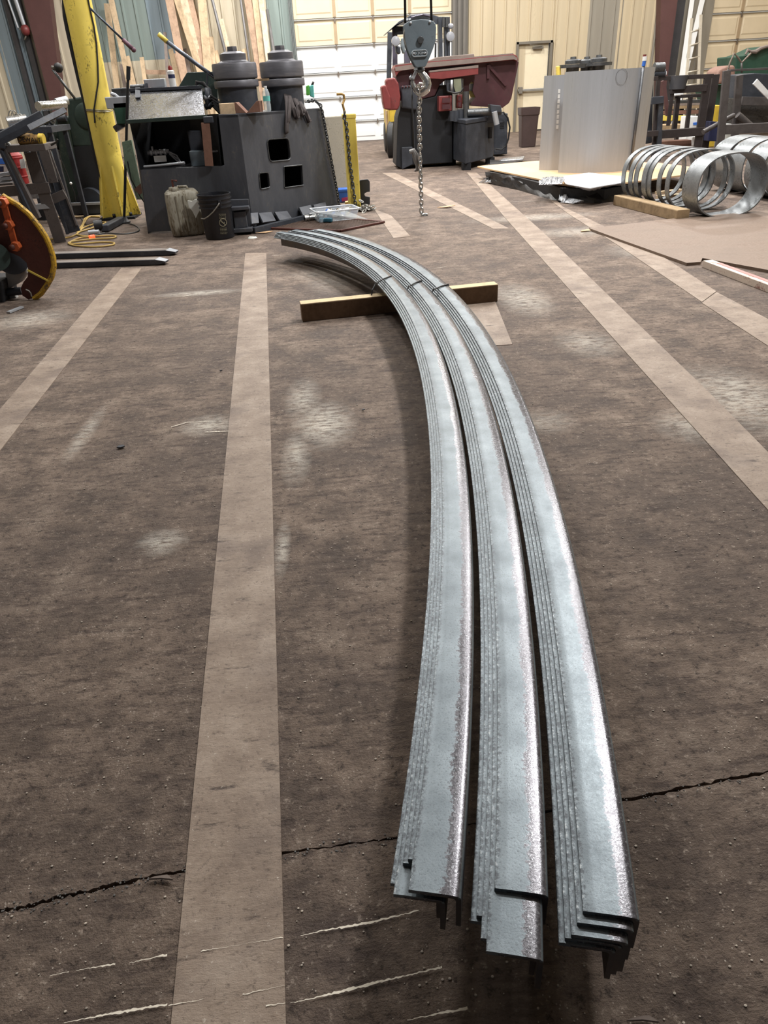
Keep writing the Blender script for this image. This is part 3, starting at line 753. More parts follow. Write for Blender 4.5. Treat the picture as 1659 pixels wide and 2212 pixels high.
# things inside the compartment
c = MF(*z8(620, 1470))+MF.n*.2
MB().cyl(c+V((-.13, 0, 0)), c+V((.1, 0, .005)), .022, n=10).build('hydraulic_valve', m_galv, mach)
for k in range(4): MB().cyl(c+V((-.1+k*.05, 0, 0)), c+V((-.075+k*.05, 0, 0)), .032, n=6).build('valve_nut', m_galv, mach)
MB().cyl(c+V((-.07, 0, 0)), c+V((-.07, 0, .06)), .012, n=8).build('bleed_fitting', m_galv, mach)
MB().box(c+V((0, -.03, -.06)), (.13, .006, .06)).build('type_tag', m_whitelab, mach)
for k in range(3): MB().tube([c+V((.1, 0, -.01*k)), c+V((.17, .02, -.04-.03*k)), c+V((.22+.02*k, .03, -.16))], .008, 6).build('thin_hose', m_galv, mach)
a = MF(*z8(480, 1695)); 
MB().tube([MF(*z8(470, 1700))+MF.n*.05+V((0, 0, .02)), MF(*z8(800, 1670))+MF.n*.05+V((0, 0, .02)), MF(*z8(1080, 1640))+MF.n*.05+V((0, 0, .02))], .013, 8).build('copper_line', m_galv, mach)
a = MF(*z8(1250, 1480))+MF.n*.35
MB().box(a, (.3, .1, .42)).build('inner_bracket', m_black, mach, bevel=.01)
MB().cyl(MF(*z8(1220, 1465))+MF.n*.2, MF(*z8(1610, 1450))+MF.n*.2, .012, n=8).build('cross_rod', m_galv, mach)
MB().box(MF(*z8(1200, 1600))+MF.n*.25, (.16, .15, .2)).build('pump_block', m_grey, mach, bevel=.01)
# rolls
def roll(cx, zf, pr, nm):
    o = zf
    MB().lathe(o, [(r, h) for r, h in pr['body']], n=40).build('roll_base', m_black, mach)
    MB().lathe(o, pr['low'], n=48).build('lower_roll', m_roll, mach)
    MB().lathe(o, pr['big'], n=48).build('upper_roll', m_roll, mach)
    MB().lathe(o, pr['cap'], n=40).build('bearing_cap', m_roll, mach)
    MB().lathe(o, pr['nut'], n=6).build('hex_nut', m_roll, mach)
for (cz, Y, xs_, ys) in ((400, 8.95, 1.0, [120, 175, 185, 215, 300, 318, 340, 352, 540, 556, 650, 900]), (1003, 9.25, .98, [108, 160, 168, 200, 285, 300, 318, 330, 520, 536, 635, 890])):
    cpx = r8(cz, 350)[0]+ (0 if cz == 400 else 0)
    cx = at(*r8(cz, 450), Y).x; o = V((cx, Y, 0))
    zz = [at(r8(cz, y)[0], r8(cz, y)[1], Y).z for y in ys]
    sc = lambda dz: dz*.1688*(Y*.89)/FPX*xs_
    pr = dict(nut=[(0, zz[0]), (sc(60), zz[0]), (sc(62), zz[0]-.01), (sc(62), zz[1]-.02)],
              cap=[(0, zz[2]+.0), (sc(100), zz[2]), (sc(155), zz[3]), (sc(156), zz[4]), (sc(175), zz[5]), (sc(195), zz[5]-.005), (sc(195), zz[6]-.01)],
              big=[(0, zz[7]+.012), (sc(258), zz[7]+.012), (sc(266), zz[7]), (sc(266), zz[8]+.01), (sc(258), zz[8]), (sc(240), zz[8])],
              low=[(0, zz[9]), (sc(262), zz[9]), (sc(268), zz[9]-.008), (sc(268), zz[10]+.01), (sc(260), zz[10]), (0, zz[10])],
              body=[(sc(236), zz[8]+.02), (sc(236), zz[11]-.05)])
    roll(cx, o, pr, '')
MB().box(at(*r8(735, 548), 9.0), (.17, .05, .02)).build('roll_spacer', m_timber, mach)
# foot plates and base rail
for pp in ([(210, 350), (290, 345), (300, 460), (220, 470)], [(295, 350), (435, 340), (485, 435), (345, 455)], [(470, 340), (605, 328), (660, 410), (525, 432)], [(735, 290), (860, 262), (905, 360), (785, 390)], [(890, 262), (1020, 230), (1050, 335), (930, 360)]):
    q = [MR(*r6(*pp[0]), -.03), MR(*r6(*pp[1]), -.03), MR(*r6(*pp[2]), -.13), MR(*r6(*pp[3]), -.13)]
    MB().prism(q, MR.n*.02-V((0, 0, .012))).build('foot_plate', m_body, mach, bevel=.003)
ra, rb_ = MR(*r6(230, 488), -.16), MR(*r6(1150, 350), -.16)
ra.z = rb_.z = .03; MB().bar(ra, rb_, .05, .06).build('base_rail', m_black, mach, bevel=.004)
c = MR(*r6(1095, 303), -.016); MB().cyl(c, c-MR.n*.004, .045, n=20).build('anchor_hole', m_dark, mach)
# right hand fork lug
# hoses and fittings between cover and rolls
for k, (a_, c_) in enumerate([((1390, 640), (1500, 620)), ((1400, 770), (1520, 720)), ((1440, 480), (1450, 800))]):
    MB().cyl(at(*z8(*a_), 8.8), at(*z8(*c_), 8.8), .03, n=10).build('fitting', (m_galv if k == 0 else m_black), mach)
for k in range(5):
    a = at(*z8(1480+12*k, 600+40*k), 8.75); MB().tube([a, a+V((.06, .05, -.04-.01*k)), a+V((.1, .02, -.16)), a+V((.14+.02*k, .06, -.26))], .014, 7).build('hydraulic_hose', m_rubber, mach)
a = at(*z8(1290, 450), 8.85); MB().tube([a+V((-.02, 0, -.03)), a+V((0, 0, .03)), a+V((.06, 0, .02)), a+V((.12, 0, -.05)), a+V((.13, 0, -.2))], .02, 8).build('hydraulic_hose', m_rubber, mach)
# green tank on the rear shelf
tank = thing('green_hydraulic_tank', 'sloped dark green steel tank behind the machine cover', 'tank', at(430, 200, 9.4))
q = [at(*p, 9.3) for p in [(383, 192), (404, 156), (470, 154), (470, 215), (383, 215)]]
MB().prism(q, (0, .4, 0)).build('tank_body', m_green, tank, bevel=.008)
# slanted brace tube over the cover
st_ = thing('slanted_strut', 'long slanted steel strut pipe with yellow tip above the machine cover', 'strut', at(470, 175, 8.9))
MB().cyl(at(*z1(1420, 352), 8.9), at(470, 172, 8.9), .02, n=10).build('strut_tube', M('blue_grey_tube', (92, 98, 108), .4, .5, .15, 10), st_)
MB().cyl(at(*z1(1352, 290), 8.9), at(*z1(1425, 356), 8.9), .023, n=10).build('yellow_tip', m_yellow, st_)
MB().tube([at(468, 172, 8.9), at(448, 158, 8.86), at(446, 205, 8.86)], .012, 7).build('strut_bracket', m_black, st_)
rd = thing('slanted_lever', 'dark slanted lever rod with purple grip before the leaning lumber', 'lever', at(195, 20, 9.9))
MB().cyl(at(195, 18, 9.9), at(*z1(1050, 340), 9.9), .012, n=8).build('rod', M('blue_black_rod', (54, 62, 76), .4, .4), rd)
MB().cyl(at(*z1(1048, 338), 9.9), at(*z1(1140, 425), 9.9), .024, n=10).build('grip', m_purple, rd)
MB().ball(at(*z1(1140, 425), 9.9), .028).build('grip_end', m_purple, rd)
# wooden prop board
pb = MF(*z2(240, 1000), -.03); pe = MF(*z2(272, 1352), -.03)
tag(MB().bar(pb, pe, .085, .03, (0, 1, 0)).build('prop_board', m_reddark, None, org=pe, bevel=.003), 'reddish scorched wooden board propped upright in the machine opening', 'board')
c = MF(*z2(265, 975), -.02); MB().box(c, (.1, .05, .06)).build('prop_bracket', m_black, mach, bevel=.008)
# wedges, block and bottle on the deck
dz = A0.z
def on_deck(px, py, off): p = MR(px, py, off); return p
wY = 8.42
def wedge(pts, lab):
    q = [at(*z2(*p), wY) for p in pts]
    lo = min(p.z for p in q); 
    for p in q: p.z += dz+.002-lo
    tag(MB().prism(q, (.02, .12, 0)).build('wooden_wedge', m_reddark, None, org=q[-1], bevel=.003), lab, 'wedge', 'wooden wedges on the machine deck')
wedge([(455, 830), (485, 822), (575, 912), (462, 915)], 'brown wooden wedge with its tall side left, beside pale block')
wedge([(655, 812), (678, 810), (688, 902), (572, 912)], 'brown wooden wedge with its tall side right, near water bottle')
p = at(*z2(418, 918), wY-.02); p.z = dz
tag(MB().box(p+V((0, .05, .05)), (.15, .1, .1), Matrix.Rotation(.2, 3, 'Z')).build('pale_wood_block', m_lum, None, org=p, bevel=.004), 'short pale wooden block left of the wooden wedges', 'block')
p = at(*z2(748, 890), wY+.1); p.z = dz
bt = thing('water_bottle', 'clear plastic water bottle with pale green label before the rolls', 'bottle', p)
bh = (at(*z2(735, 700), wY+.1).z-dz); br = .036
MB().lathe(p, [(0, .002), (br*.8, .002), (br, .02), (br, bh*.3), (br*.95, bh*.34), (br, bh*.38), (br, bh*.72), (br*.6, bh*.88), (br*.4, bh*.92), (br*.4, bh*.95)], n=20).build('bottle_body', m_clearb, bt)
MB().lathe(p, [(br*1.02, bh*.42), (br*1.02, bh*.62)], n=20).build('label_band', m_tealbag, bt)
MB().lathe(p, [(br*.44, bh*.93), (br*.44, bh), (0, bh)], n=14).build('bottle_cap', m_white, bt)
# slings draped over the deck edge
def ribbon(b, pts, w_, sd):
    prev = None
    for p in pts:
        a, c_ = p-sd*w_/2, p+sd*w_/2
        if prev: b.add([prev[0], prev[1], c_, a], [(0, 1, 2, 3)], True)
        prev = (a, c_)
sl = thing('lifting_slings', 'dark grey cloth lifting slings draped over the machine top edge', 'slings', MR(*z2(960, 890)))
for k, (top, low, off) in enumerate([((890, 740), (905, 1090), -.05), ((905, 730), (980, 955), -.06), ((930, 740), (1040, 935), -.07), ((950, 760), (1095, 990), -.05), ((920, 735), (915, 1010), -.08), ((965, 750), (1000, 960), -.09), ((985, 790), (1060, 930), -.08)]):
    a = MR(*z2(*top), .12); m_ = MR(*z2(top[0]*.5+low[0]*.5, 880), off*.6); e = MR(*z2(*low), -.03)
    pts = []
    for i in range(13):
        t = i/12; pts.append(a*(1-t)**2+m_*2*t*(1-t)+e*t*t+MR.n*(-.02*math.sin(t*PI)))
    b = MB(); ribbon(b, pts, .055, (MR.t+V((0, 0, .25))).normalized()); o = b.build('sling', m_fabric, sl)
    sm = o.modifiers.new('th', 'SOLIDIFY'); sm.thickness = .012
    if k in (2, 3, 5):
        pt2 = []; e2 = e+MR.t*-.05
        for i in range(9): t = i/8; pt2.append(e+V((0, 0, .0))+MR.t*(-.07*t)+V((0, 0, -.05*math.sin(PI*t)+.1*t)))
        b = MB(); ribbon(b, pt2, .05, -MR.n*.9+V((0, 0, .3))); o = b.build('sling', m_fabric, sl); sm = o.modifiers.new('th', 'SOLIDIFY'); sm.thickness = .01
# chain hanging down the right edge
pts = [MR(*z2(1060, 830), .25), MR(*z2(1130, 815), .1), MR(*z2(1178, 860), -.03)]+[MR(*z2(1190+k*14, 900+k*75), -.035) for k in range(11)]
pts[-1].z = .03
ch = thing('hanging_chain', 'thin dark chain hanging down the right edge of the machine', 'chain', pts[-1])
chain(ch, pts, .046, m_ringdark)
b = thing('rolled_bag', 'green and teal plastic bag standing behind the right roll', 'bag', at(665, 205, 9.7))
MB().prism([at(*z2(*p), 9.7) for p in [(1058, 700), (1085, 690), (1092, 775), (1062, 780)]], (0, .1, 0)).build('bag_front', m_gbag, b, bevel=.01)
MB().prism([at(*z2(*p), 9.72) for p in [(1085, 700), (1120, 690), (1128, 800), (1092, 785)]], (0, .1, 0)).build('bag_side', m_tealbag, b, bevel=.01)
MB().tube([at(*z2(1108, 700), 9.75), at(*z2(1120, 665), 9.75)], .014, 6).build('bag_tie', m_rubber, b)
# tools and can on the cover ridge
cz_ = at(*z8(930, 475), b_l.y+.46)
cn = thing('spray_can', 'white aerosol can with red cap standing on the machine cover', 'can', cz_)
chh = at(*z8(885, 150), b_l.y+.46).z-cz_.z; R_ = .036
MB().lathe(cz_, [(0, 0), (R_, 0), (R_, chh*.74), (R_*.7, chh*.8), (0, chh*.8)], n=20).build('can_body', m_whitelab, cn)
MB().lathe(cz_, [(R_*1.01, chh*.42), (R_*1.01, chh*.6)], n=20).build('blue_band', m_navy, cn)
MB().lathe(cz_, [(R_*.6, chh*.78), (R_*.6, chh*.92), (R_*.35, chh), (0, chh)], n=14).build('can_cap', m_redp, cn)
a = at(*z8(290, 480), b_l.y+.48)
tl = thing('pneumatic_tool', 'grey cylindrical hand tool lying at the left end of the cover', 'tool', a)
MB().cyl(a, a+V((.16, 0, .0)), .028, n=12).build('tool_body', m_ringdark, tl)
MB().cyl(a+V((.16, 0, 0)), a+V((.18, -.02, 0)), .034, n=12).build('tool_head', m_black, tl)
a = at(*z8(640, 465), b_l.y+.52)
tag(MB().box(a+V((.02, 0, .03)), (.22, .1, .08)).build('parts_box', m_galv, None, org=a, bevel=.006), 'small pale open parts box on the machine cover', 'box')
tag(MB().bar(at(*z8(480, 505), b_l.y+.4), at(*z8(590, 495), b_l.y+.4), .03, .02).build('orange_tool', m_orange, None, org=at(*z8(480, 505), b_l.y+.4), bevel=.004), 'small orange tool lying on the machine cover ridge', 'tool')
tag(MB().tube([at(*z8(300, 475), b_l.y+.5), at(*z8(560, 425), b_l.y+.5), at(*z8(800, 395), b_l.y+.5)], .006, 6).build('thin_rod', m_ringdark, None, org=at(*z8(300, 475), b_l.y+.5)), 'thin dark rod lying slanted across the machine cover', 'rod')
# ================================================================== JUG, BUCKET, STEEL BLOCK
jb_ = fl(402, 513)
jug = thing('plastic_jug', 'dirty white plastic jug with torn label beside the black bucket', 'jug', jb_)
jw = (fl(437, 511)-fl(364, 513)).length; jh = at(*r7(330, 330), jb_.y).z
tilt = -.03
def rect_ring(w_, d_, z, r, n=6):
    o = []
    for cx, cy, a0 in ((w_/2-r, d_/2-r, 0), (-w_/2+r, d_/2-r, PI/2), (-w_/2+r, -d_/2+r, PI), (w_/2-r, -d_/2+r, 1.5*PI)):
        for k in range(n): t = a0+PI/2*k/(n-1); o.append(V((cx+r*math.cos(t), cy+r*math.sin(t), z)))
    return o
def loft(rings, cap=True, smooth=True):
    b = MB(); n = len(rings[0]); vs = [p for r in rings for p in r]
    fs = [(i*n+k, i*n+(k+1) % n, (i+1)*n+(k+1) % n, (i+1)*n+k) for i in range(len(rings)-1) for k in range(n)]
    if cap: fs += [list(range(n-1, -1, -1)), [(len(rings)-1)*n+k for k in range(n)]]
    return b.add(vs, fs, smooth)
Rz = Matrix.Rotation(.25, 3, 'Z')
prof = [(0, .80), (.02, .90), (.08, .98), (.3, 1.03), (.55, 1.0), (.8, 1.0), (.93, .97), (.98, .86), (1, .78)]
rings = [[jb_+V((0, jw*.45, 0))+Rz@V((p.x+tilt*h*0, p.y, p.z)) for p in rect_ring(jw*.92*s_, jw*.66*s_, h*jh, jw*.16)] for h, s_ in prof]
loft(rings).build('jug_body', m_jug, jug)
for k in (-.18, .02):
    MB().tube([jb_+V((0, jw*.45, 0))+Rz@V((k*jw, -jw*.34, jh*h)) for h in (.12, .4, .7, .9)], .012, 8).build('moulded_rib', m_jug, jug)
cpx = at(*r7(275, 350), jb_.y+.1)
MB().lathe(V((cpx.x, cpx.y, jh)), [(.0, .0), (.05, 0), (.052, .02), (.045, .035), (0, .035)], n=20).build('jug_cap', m_jug, jug)
MB().tube([V((cpx.x, cpx.y, jh+.03)), V((cpx.x, cpx.y, jh+.1)), V((cpx.x+.05, cpx.y, jh+.09))], .012, 8).build('brass_tap', m_rust, jug)
b0 = at(*r7(400, 300), jb_.y+.15); MB().tube([V((b0.x-.05, b0.y, jh-.01)), V((b0.x-.04, b0.y, jh+.03)), V((b0.x+.05, b0.y, jh+.03)), V((b0.x+.07, b0.y, jh-.01))], .014, 8).build('jug_handle', m_jug, jug)
lp = [at(*r7(*p), jb_.y-.012) for p in [(490, 480), (560, 490), (600, 465), (668, 450), (690, 560), (690, 620), (625, 765), (575, 660), (515, 580)]]
MB().prism(lp, (0, .03, 0)).build('torn_label', m_paper, jug)
bk = fl(473, 518.5); bk.y += .13
bw = (fl(505, 514)-fl(443, 517)).length/2*.98; bt_ = at(*r7(930, 360), bk.y).z; rt = .5*(at(*r7(1215, 380), bk.y).x-at(*r7(655, 380), bk.y).x)
bu = thing('black_bucket', 'black plastic bucket with wire bail handle in front of the machine', 'bucket', bk)
H_ = bt_; prof = [(0, .004), (bw*.96, .004), (bw, .015), (bw+(rt*.9-bw)*.7, H_*.68)]
prof += [(rt*.92, H_*.70), (rt*.99, H_*.705), (rt*.99, H_*.73), (rt*.925, H_*.735), (rt*.93, H_*.79), (rt*.985, H_*.795), (rt*.985, H_*.82), (rt*.935, H_*.825), (rt*.94, H_*.88), (rt, H_*.885), (rt, H_*.91), (rt*.945, H_*.915), (rt*.95, H_*.97), (rt*.99, H_*.975), (rt*.99, H_), (rt*.93, H_), (rt*.92, H_*.97), (bw*.95, .02), (0, .02)]
MB().lathe(bk, prof, n=48).build('bucket_shell', m_bucket, bu)
hy = bk.y-rt*1.0
MB().tube([at(*r7(1010, 520), hy), at(*r7(985, 560), hy-.015), at(*r7(910, 660), hy-.02), at(*r7(830, 735), hy-.015), at(*r7(760, 778), hy+.0), at(*r7(715, 770), hy+.06)], .006, 7).build('bail_handle', m_wire, bu)
MB().box(at(*r7(1015, 520), hy+.01), (.03, .02, .05)).build('handle_lug', m_bucket, bu, bevel=.004)
def onb(px, py, r_add=.002):
    d = ray(px, py); e = EYE; z = at(px, py, bk.y-rt*.9).z
    R_ = (bw+(rt*.92-bw)*max(0, min(1, z/(H_*.7))))+r_add
    ox, oy = e.x-bk.x, e.y-bk.y; A = d.x**2+d.y**2; B_ = 2*(ox*d.x+oy*d.y); Cc = ox*ox+oy*oy-R_*R_
    t = (-B_-math.sqrt(max(0, B_*B_-4*A*Cc)))/(2*A); return e+d*t
b = MB()
b.tube([onb(*r7(1067+58*math.cos(2*PI*k/24), 835+62*math.sin(2*PI*k/24))) for k in range(24)], .0035, 5, closed=True)
b.tube([onb(*r7(1025, 795)), onb(*r7(1108, 878))], .0035, 5)
b.tube([onb(*r7(1040+10*math.cos(2*PI*k/8), 815+12*math.sin(2*PI*k/8))) for k in range(8)], .003, 5, closed=True)
b.tube([onb(*r7(1050, 830)), onb(*r7(1075, 850)), onb(*r7(1095, 830))], .003, 5)
for row, y in enumerate((700, 722, 744, 766, 925, 948, 971, 994, 1017)):
    sx = 1000+(y-700)*.09
    x = sx
    rr = random.Random(row)
    while x < sx+105:
        w_ = rr.uniform(8, 24); b.tube([onb(*r7(x, y)), onb(*r7(min(x+w_, sx+112), y))], .0026, 4); x += w_+7
b.build('warning_print', m_print, bu)
sb = fl(*r7(1400, 1010)); sb.z = 0
blk = thing('steel_channel_block', 'short dark steel channel block standing right of the bucket', 'block', sb)
YB = sb.y
o4 = [at(*r7(*p), YB) for p in [(1190, 465), (1480, 455), (1545, 990), (1250, 1010)]]
for p in o4[2:]: p.z = .0
MB().prism(o4, (0, .03, 0)).build('back_plate', m_body, blk, bevel=.003)
def blockbox(p4, dd, nm): MB().prism([at(*r7(*p), YB-dd) for p in p4], (0, dd, 0)).build(nm, m_body, blk, bevel=.004)
blockbox([(1200, 590), (1480, 572), (1500, 620), (1205, 650)], .1, 'upper_flange')
blockbox([(1240, 945), (1540, 925), (1548, 985), (1250, 1010)], .12, 'lower_flange')
blockbox([(1235, 670), (1430, 650), (1470, 910), (1265, 935)], .06, 'inner_web')
# ================================================================== GRATE, PARTS TOTE, FLAT PLATE
ga, gb, gc, gd = fl(*r6(235, 525)), fl(*r6(1180, 560)), fl(*r6(1659, 462)), fl(*r6(900, 405))
grt = thing('expanded_metal_grate', 'rusty expanded metal grate lying on the floor before the machine', 'grate', (ga+gc)/2)
def gq(u, v, z=.012):
    p = (ga*(1-u)+gb*u)*(1-v)+(gd*(1-u)+gc*u)*v; p.z = z; return p
b = MB(); N_ = 26; M2 = 14
for i in range(-M2, N_):
    for sgn in (1, -1):
        pts = []
        for k in range(0, M2+1):
            u = (i+k)/N_ if sgn == 1 else (i+M2-k)/N_
            if -1e-6 <= u <= 1+1e-6: pts.append(gq(u, k/M2))
        if len(pts) > 1: b.bar(pts[0], pts[-1], .012, .008)
tag(b.build('mesh_strands', m_mesh, grt), kind='stuff')
b = MB()
for p, q in ((gq(0, 0), gq(1, 0)), (gq(1, 0), gq(1, 1)), (gq(0, 1), gq(1, 1)), (gq(0, 0), gq(0, 1))): MB().bar(p, q, .03, .02).build('edge_bar', m_rust, grt, bevel=.003)
tp = fl(*r6(1110, 470)); tp.z = .02
tote = thing('clear_parts_tote', 'clear plastic tote of sockets and fittings on the metal grate', 'tote', tp)
tw = .5; Rz2 = Matrix.Rotation(.25, 3, 'Z')
r_out = [[tp+V((.02, .2, 0))+Rz2@p for p in rect_ring(tw*s_, .34*s_, h, .03)] for h, s_ in ((.0, .86), (.11, 1.0))]
o = loft(r_out[:1]+r_out[1:], cap=False).build('tote_wall', m_clear, tote); sm = o.modifiers.new('t', 'SOLIDIFY'); sm.thickness = .004
MB().add(r_out[0], [list(range(len(r_out[0])))]).build('tote_floor', m_clear, tote)
MB().tube(r_out[1], .008, 6, closed=True).build('tote_rim', m_plast, tote)
rt_ = random.Random(5); kinds = [m_chrome, m_whitelab, m_grey, m_redp, m_blue, m_timber]
for k in range(26):
    p = tp+V((.02, .2, 0))+Rz2@V((rt_.uniform(-.18, .18), rt_.uniform(-.1, .1), rt_.uniform(.03, .09)))
    d = V((rt_.uniform(-1, 1), rt_.uniform(-1, 1), rt_.uniform(-.2, .5))).normalized()
    rr = rt_.uniform(.012, .024)
    tag(MB().cyl(p-d*.02, p+d*rt_.uniform(.02, .05), rr, n=10).build('fitting', kinds[k % 6 if k % 3 else 0], None, org=p), 'small %s fitting piled in the clear parts tote' % ['chrome', 'white', 'grey', 'red', 'blue', 'tan'][k % 6 if k % 3 else 0], 'fitting', 'fittings in the clear tote')
p = fl(*r6(815, 455)); p.z = .045
sk = thing('pipe_coupling', 'chrome pipe coupling lying left of the clear tote', 'coupling', p)
MB().lathe(p, [(.02, -.02), (.038, -.02), (.038, .03), (.028, .04), (.028, .16), (.02, .16)], axis=(1, .35, .02), n=20).build('coupling_body', m_chrome, sk)
MB().lathe(p, [(.032, .1), (.032, .13)], axis=(1, .35, .02), n=6).build('coupling_nut', m_chrome, sk)
p = fl(*r6(960, 470)); p.z = .04; tag(MB().bar(p, p+V((.14, -.06, 0)), .05, .04).build('blue_clamp', M('teal_blue', (40, 92, 112), .5), None, org=p, bevel=.008), 'teal blue clamp lying before the clear tote', 'clamp')
p = fl(*r6(890, 415)); p.z = .05; tag(MB().box(p, (.09, .04, .03), Matrix.Rotation(.3, 3, 'Z')).build('white_plastic_piece', m_whitelab, None, org=p, bevel=.006), 'small white plastic piece left of the clear tote', 'fitting')
q = [fl(*r6(*p), z=.13+.02*i) for i, p in enumerate([(940, 355), (1240, 330), (1480, 425), (1240, 395)])]
tag(MB().prism(q, (0, 0, .006)).build('clear_sheet', m_clear, None, org=q[0]), 'thin clear plastic sheet lying over the parts tote', 'sheet')
p = fl(*r6(350, 570)); tag(MB().prism([p+V(c_) for c_ in ((-.09, -.01, .006), (.02, -.04, .006), (.1, .03, .006), (0, .03, .006))], (0, 0, .004)).build('scrap_card', m_ply, None, org=p), 'scrap of tan card on the floor beside the grate', 'scrap')
p = fl(*r6(228, 622)); tag(MB().lathe(p, [(.0, .0), (.05, 0), (.035, .012), (.03, .004), (0, .006)], n=9).build('crumpled_scrap', m_paper, None, org=p), 'crumpled white scrap on the floor right of the bucket', 'scrap')
# ================================================================== BOLLARD CORNER
bp = fl(767, 455); 
bo = thing('yellow_bollard', 'yellow scuffed steel bollard post standing right of the machine', 'bollard', bp)
r_b = .5*(at(777, 430, bp.y).x-at(752, 430, bp.y).x); hb = at(757, 247, bp.y).z
MB().box(bp+V((0, r_b, hb/2)), (r_b*2, r_b*2, hb), Matrix.Rotation(.1, 3, 'Z')).build('post', m_yellow, bo, bevel=.012)
MB().box(bp+V((0, r_b, hb-.02)), (r_b*2.15, r_b*2.15, .05), Matrix.Rotation(.1, 3, 'Z')).build('cap', m_yellow, bo, bevel=.01)
hk = thing('bent_hook_rod', 'rusty bent steel rod hooked over the top of the bollard', 'rod', at(745, 240, bp.y))
MB().tube([at(*z2(1308, 768), bp.y+.05), at(*z2(1350, 766), bp.y+.05), at(*z2(1368, 775), bp.y+.05), at(*z2(1372, 810), bp.y+.05), at(*z2(1358, 850), bp.y), at(*z2(1372, 905), bp.y), at(*z2(1375, 960), bp.y-.01)], .014, 8).build('rod', M('rusty_yellow', (150, 118, 60), .6, .2, .3, 20), hk)
pts = [at(*z2(*p), bp.y-.02-.02*(i > 8)) for i, p in enumerate([(1378, 910), (1372, 960), (1390, 1020), (1395, 1100), (1405, 1180), (1410, 1260), (1420, 1350), (1432, 1430), (1440, 1510), (1450, 1560), (1455, 1620), (1470, 1690)])]
ch = thing('bollard_chain', 'chain hanging down the front of the yellow bollard', 'chain', bp)
chain(ch, pts, .05, m_ringdark)
cp = fl(*r6(1430, 335)); rp = random.Random(2)
pile = thing('chain_pile', 'heap of bright chain links on the floor by the bollard', 'chain', cp)
src = None
for k in range(46):
    p = cp+V((rp.gauss(0, .055), rp.gauss(.02, .05), .012+abs(rp.gauss(0, .026)))); R = Matrix.Rotation(rp.uniform(0, 6), 3, 'Z')@Matrix.Rotation(rp.uniform(.9, 2.2), 3, 'X')
    if src is None: src = link_mesh(.06, .036, .008, m_wire).build('link', m_wire, None); src.parent = pile; src.location = p-cp; src.rotation_euler = R.to_euler()
    else: inst(src, 'link', pile, p, R)
cbl = fl(*r6(1180, 260)); Yc = cbl.y+.55
q = [at(*z2(*p), Yc) for p in [(1212, 950), (1455, 935), (1500, 1450), (1500, 1590), (1300, 1600)]]
for p in q[3:]: p.z = 0
tag(MB().prism(q, (0, .3, 0)).build('concrete_block', m_conc, None, org=q[-1], bevel=.012), 'tall pale concrete block standing behind the yellow bollard', 'block')
p = fl(*r6(1210, 240)); p.y -= .0
bb = thing('blue_container', 'blue plastic container on the floor left of the bollard', 'container', p)
q = [at(*r6(*c_), p.y) for c_ in [(1155, 95), (1265, 88), (1270, 235), (1175, 240)]]
MB().prism(q, (0, .16, 0)).build('container_body', m_blue, bb, bevel=.01)
MB().prism([at(*r6(*c_), p.y-.01) for c_ in [(1152, 100), (1262, 90), (1263, 122), (1156, 130)]], (0, .18, 0)).build('container_lid', m_blue, bb, bevel=.008)
MB().prism([at(*r6(*c_), p.y-.006) for c_ in [(1195, 190), (1262, 180), (1265, 222), (1200, 228)]], (0, .01, 0)).build('red_label', M('pink_label', (190, 70, 120), .5), bb)
p = fl(*r6(1255, 295)); tag(MB().prism([at(*r6(*c_), p.y) for c_ in [(1232, 235), (1270, 228), (1275, 295), (1238, 298)]], (0, .08, 0)).build('small_yellow_carton', M('cream_carton', (224, 196, 140), .6), None, org=p, bevel=.006), 'small cream carton at the foot of the bollard', 'carton')
p = fl(*r6(1450, 270)); p.y += .06; Yk = p.y
q = [at(*r6(*c_), Yk) for c_ in [(1380, 35), (1400, 5), (1480, -5), (1503, 20), (1505, 130), (1470, 135), (1447, 150), (1445, 165), (1455, 182), (1505, 190), (1505, 265), (1390, 275)]]
lo = min(c_.z for c_ in q); q = [c_-V((0, 0, lo)) for c_ in q]
tag(MB().prism(q, (0, .05, 0)).build('notched_steel_plate', m_black, None, org=q[-1], bevel=.004), 'thick black steel plate with a round notch beside the bollard', 'plate')
p = fl(*r6(1310, 345)); tag(MB().prism([fl(*r6(*c_)) for c_ in [(1245, 345), (1365, 330), (1370, 350), (1250, 362)]], (0, 0, .02)).build('rusty_strip', m_rust, None, org=p), 'rusty flat strip on the floor at the foot of the bollard', 'strip')
# ================================================================== HOIST HOOK BLOCK
ce = fl(910, 466); HY = ce.y
hp = lambda x, y, d=0: at(*r4(x, y), HY-d)
ck_ = hp(790, 900)
hook = thing('crane_hook_block', 'grey crane hook block hanging on two wire ropes over the floor', 'hook block', ck_)
out = [(480, 500), (530, 455), (620, 425), (800, 395), (950, 408), (1050, 435), (1090, 490), (1105, 560), (1095, 820), (1050, 960), (985, 1130), (905, 1310), (885, 1335), (720, 1350), (690, 1320), (600, 1150), (530, 980), (490, 800), (482, 640)]
for sgn, nm in ((-1, 'front_cheek'), (1, 'rear_cheek')):
    MB().prism([hp(*p)+V((0, sgn*.075-.0125, 0)) for p in out], (0, .025, 0)).build(nm, m_grey, hook, bevel=.006)
MB().cyl(hp(790, 700)+V((0, -.05, 0)), hp(790, 700)+V((0, .05, 0)), .16, n=36).build('sheave', m_ringdark, hook)
c = hp(790, 805); MB().cyl(c+V((0, -.115, 0)), c+V((0, .115, 0)), .032, n=16).build('sheave_pin', m_ringdark, hook, bevel=.004)
for p in ((600, 470), (978, 450)): c = hp(*p); MB().cyl(c+V((0, -.1, 0)), c+V((0, .1, 0)), .012, n=10).build('tie_bolt', m_galv, hook)
for x in (540, 600): MB().cyl(hp(x, 440), hp(x, 370), .013, n=10).build('rope_guide_pin', m_galv, hook)
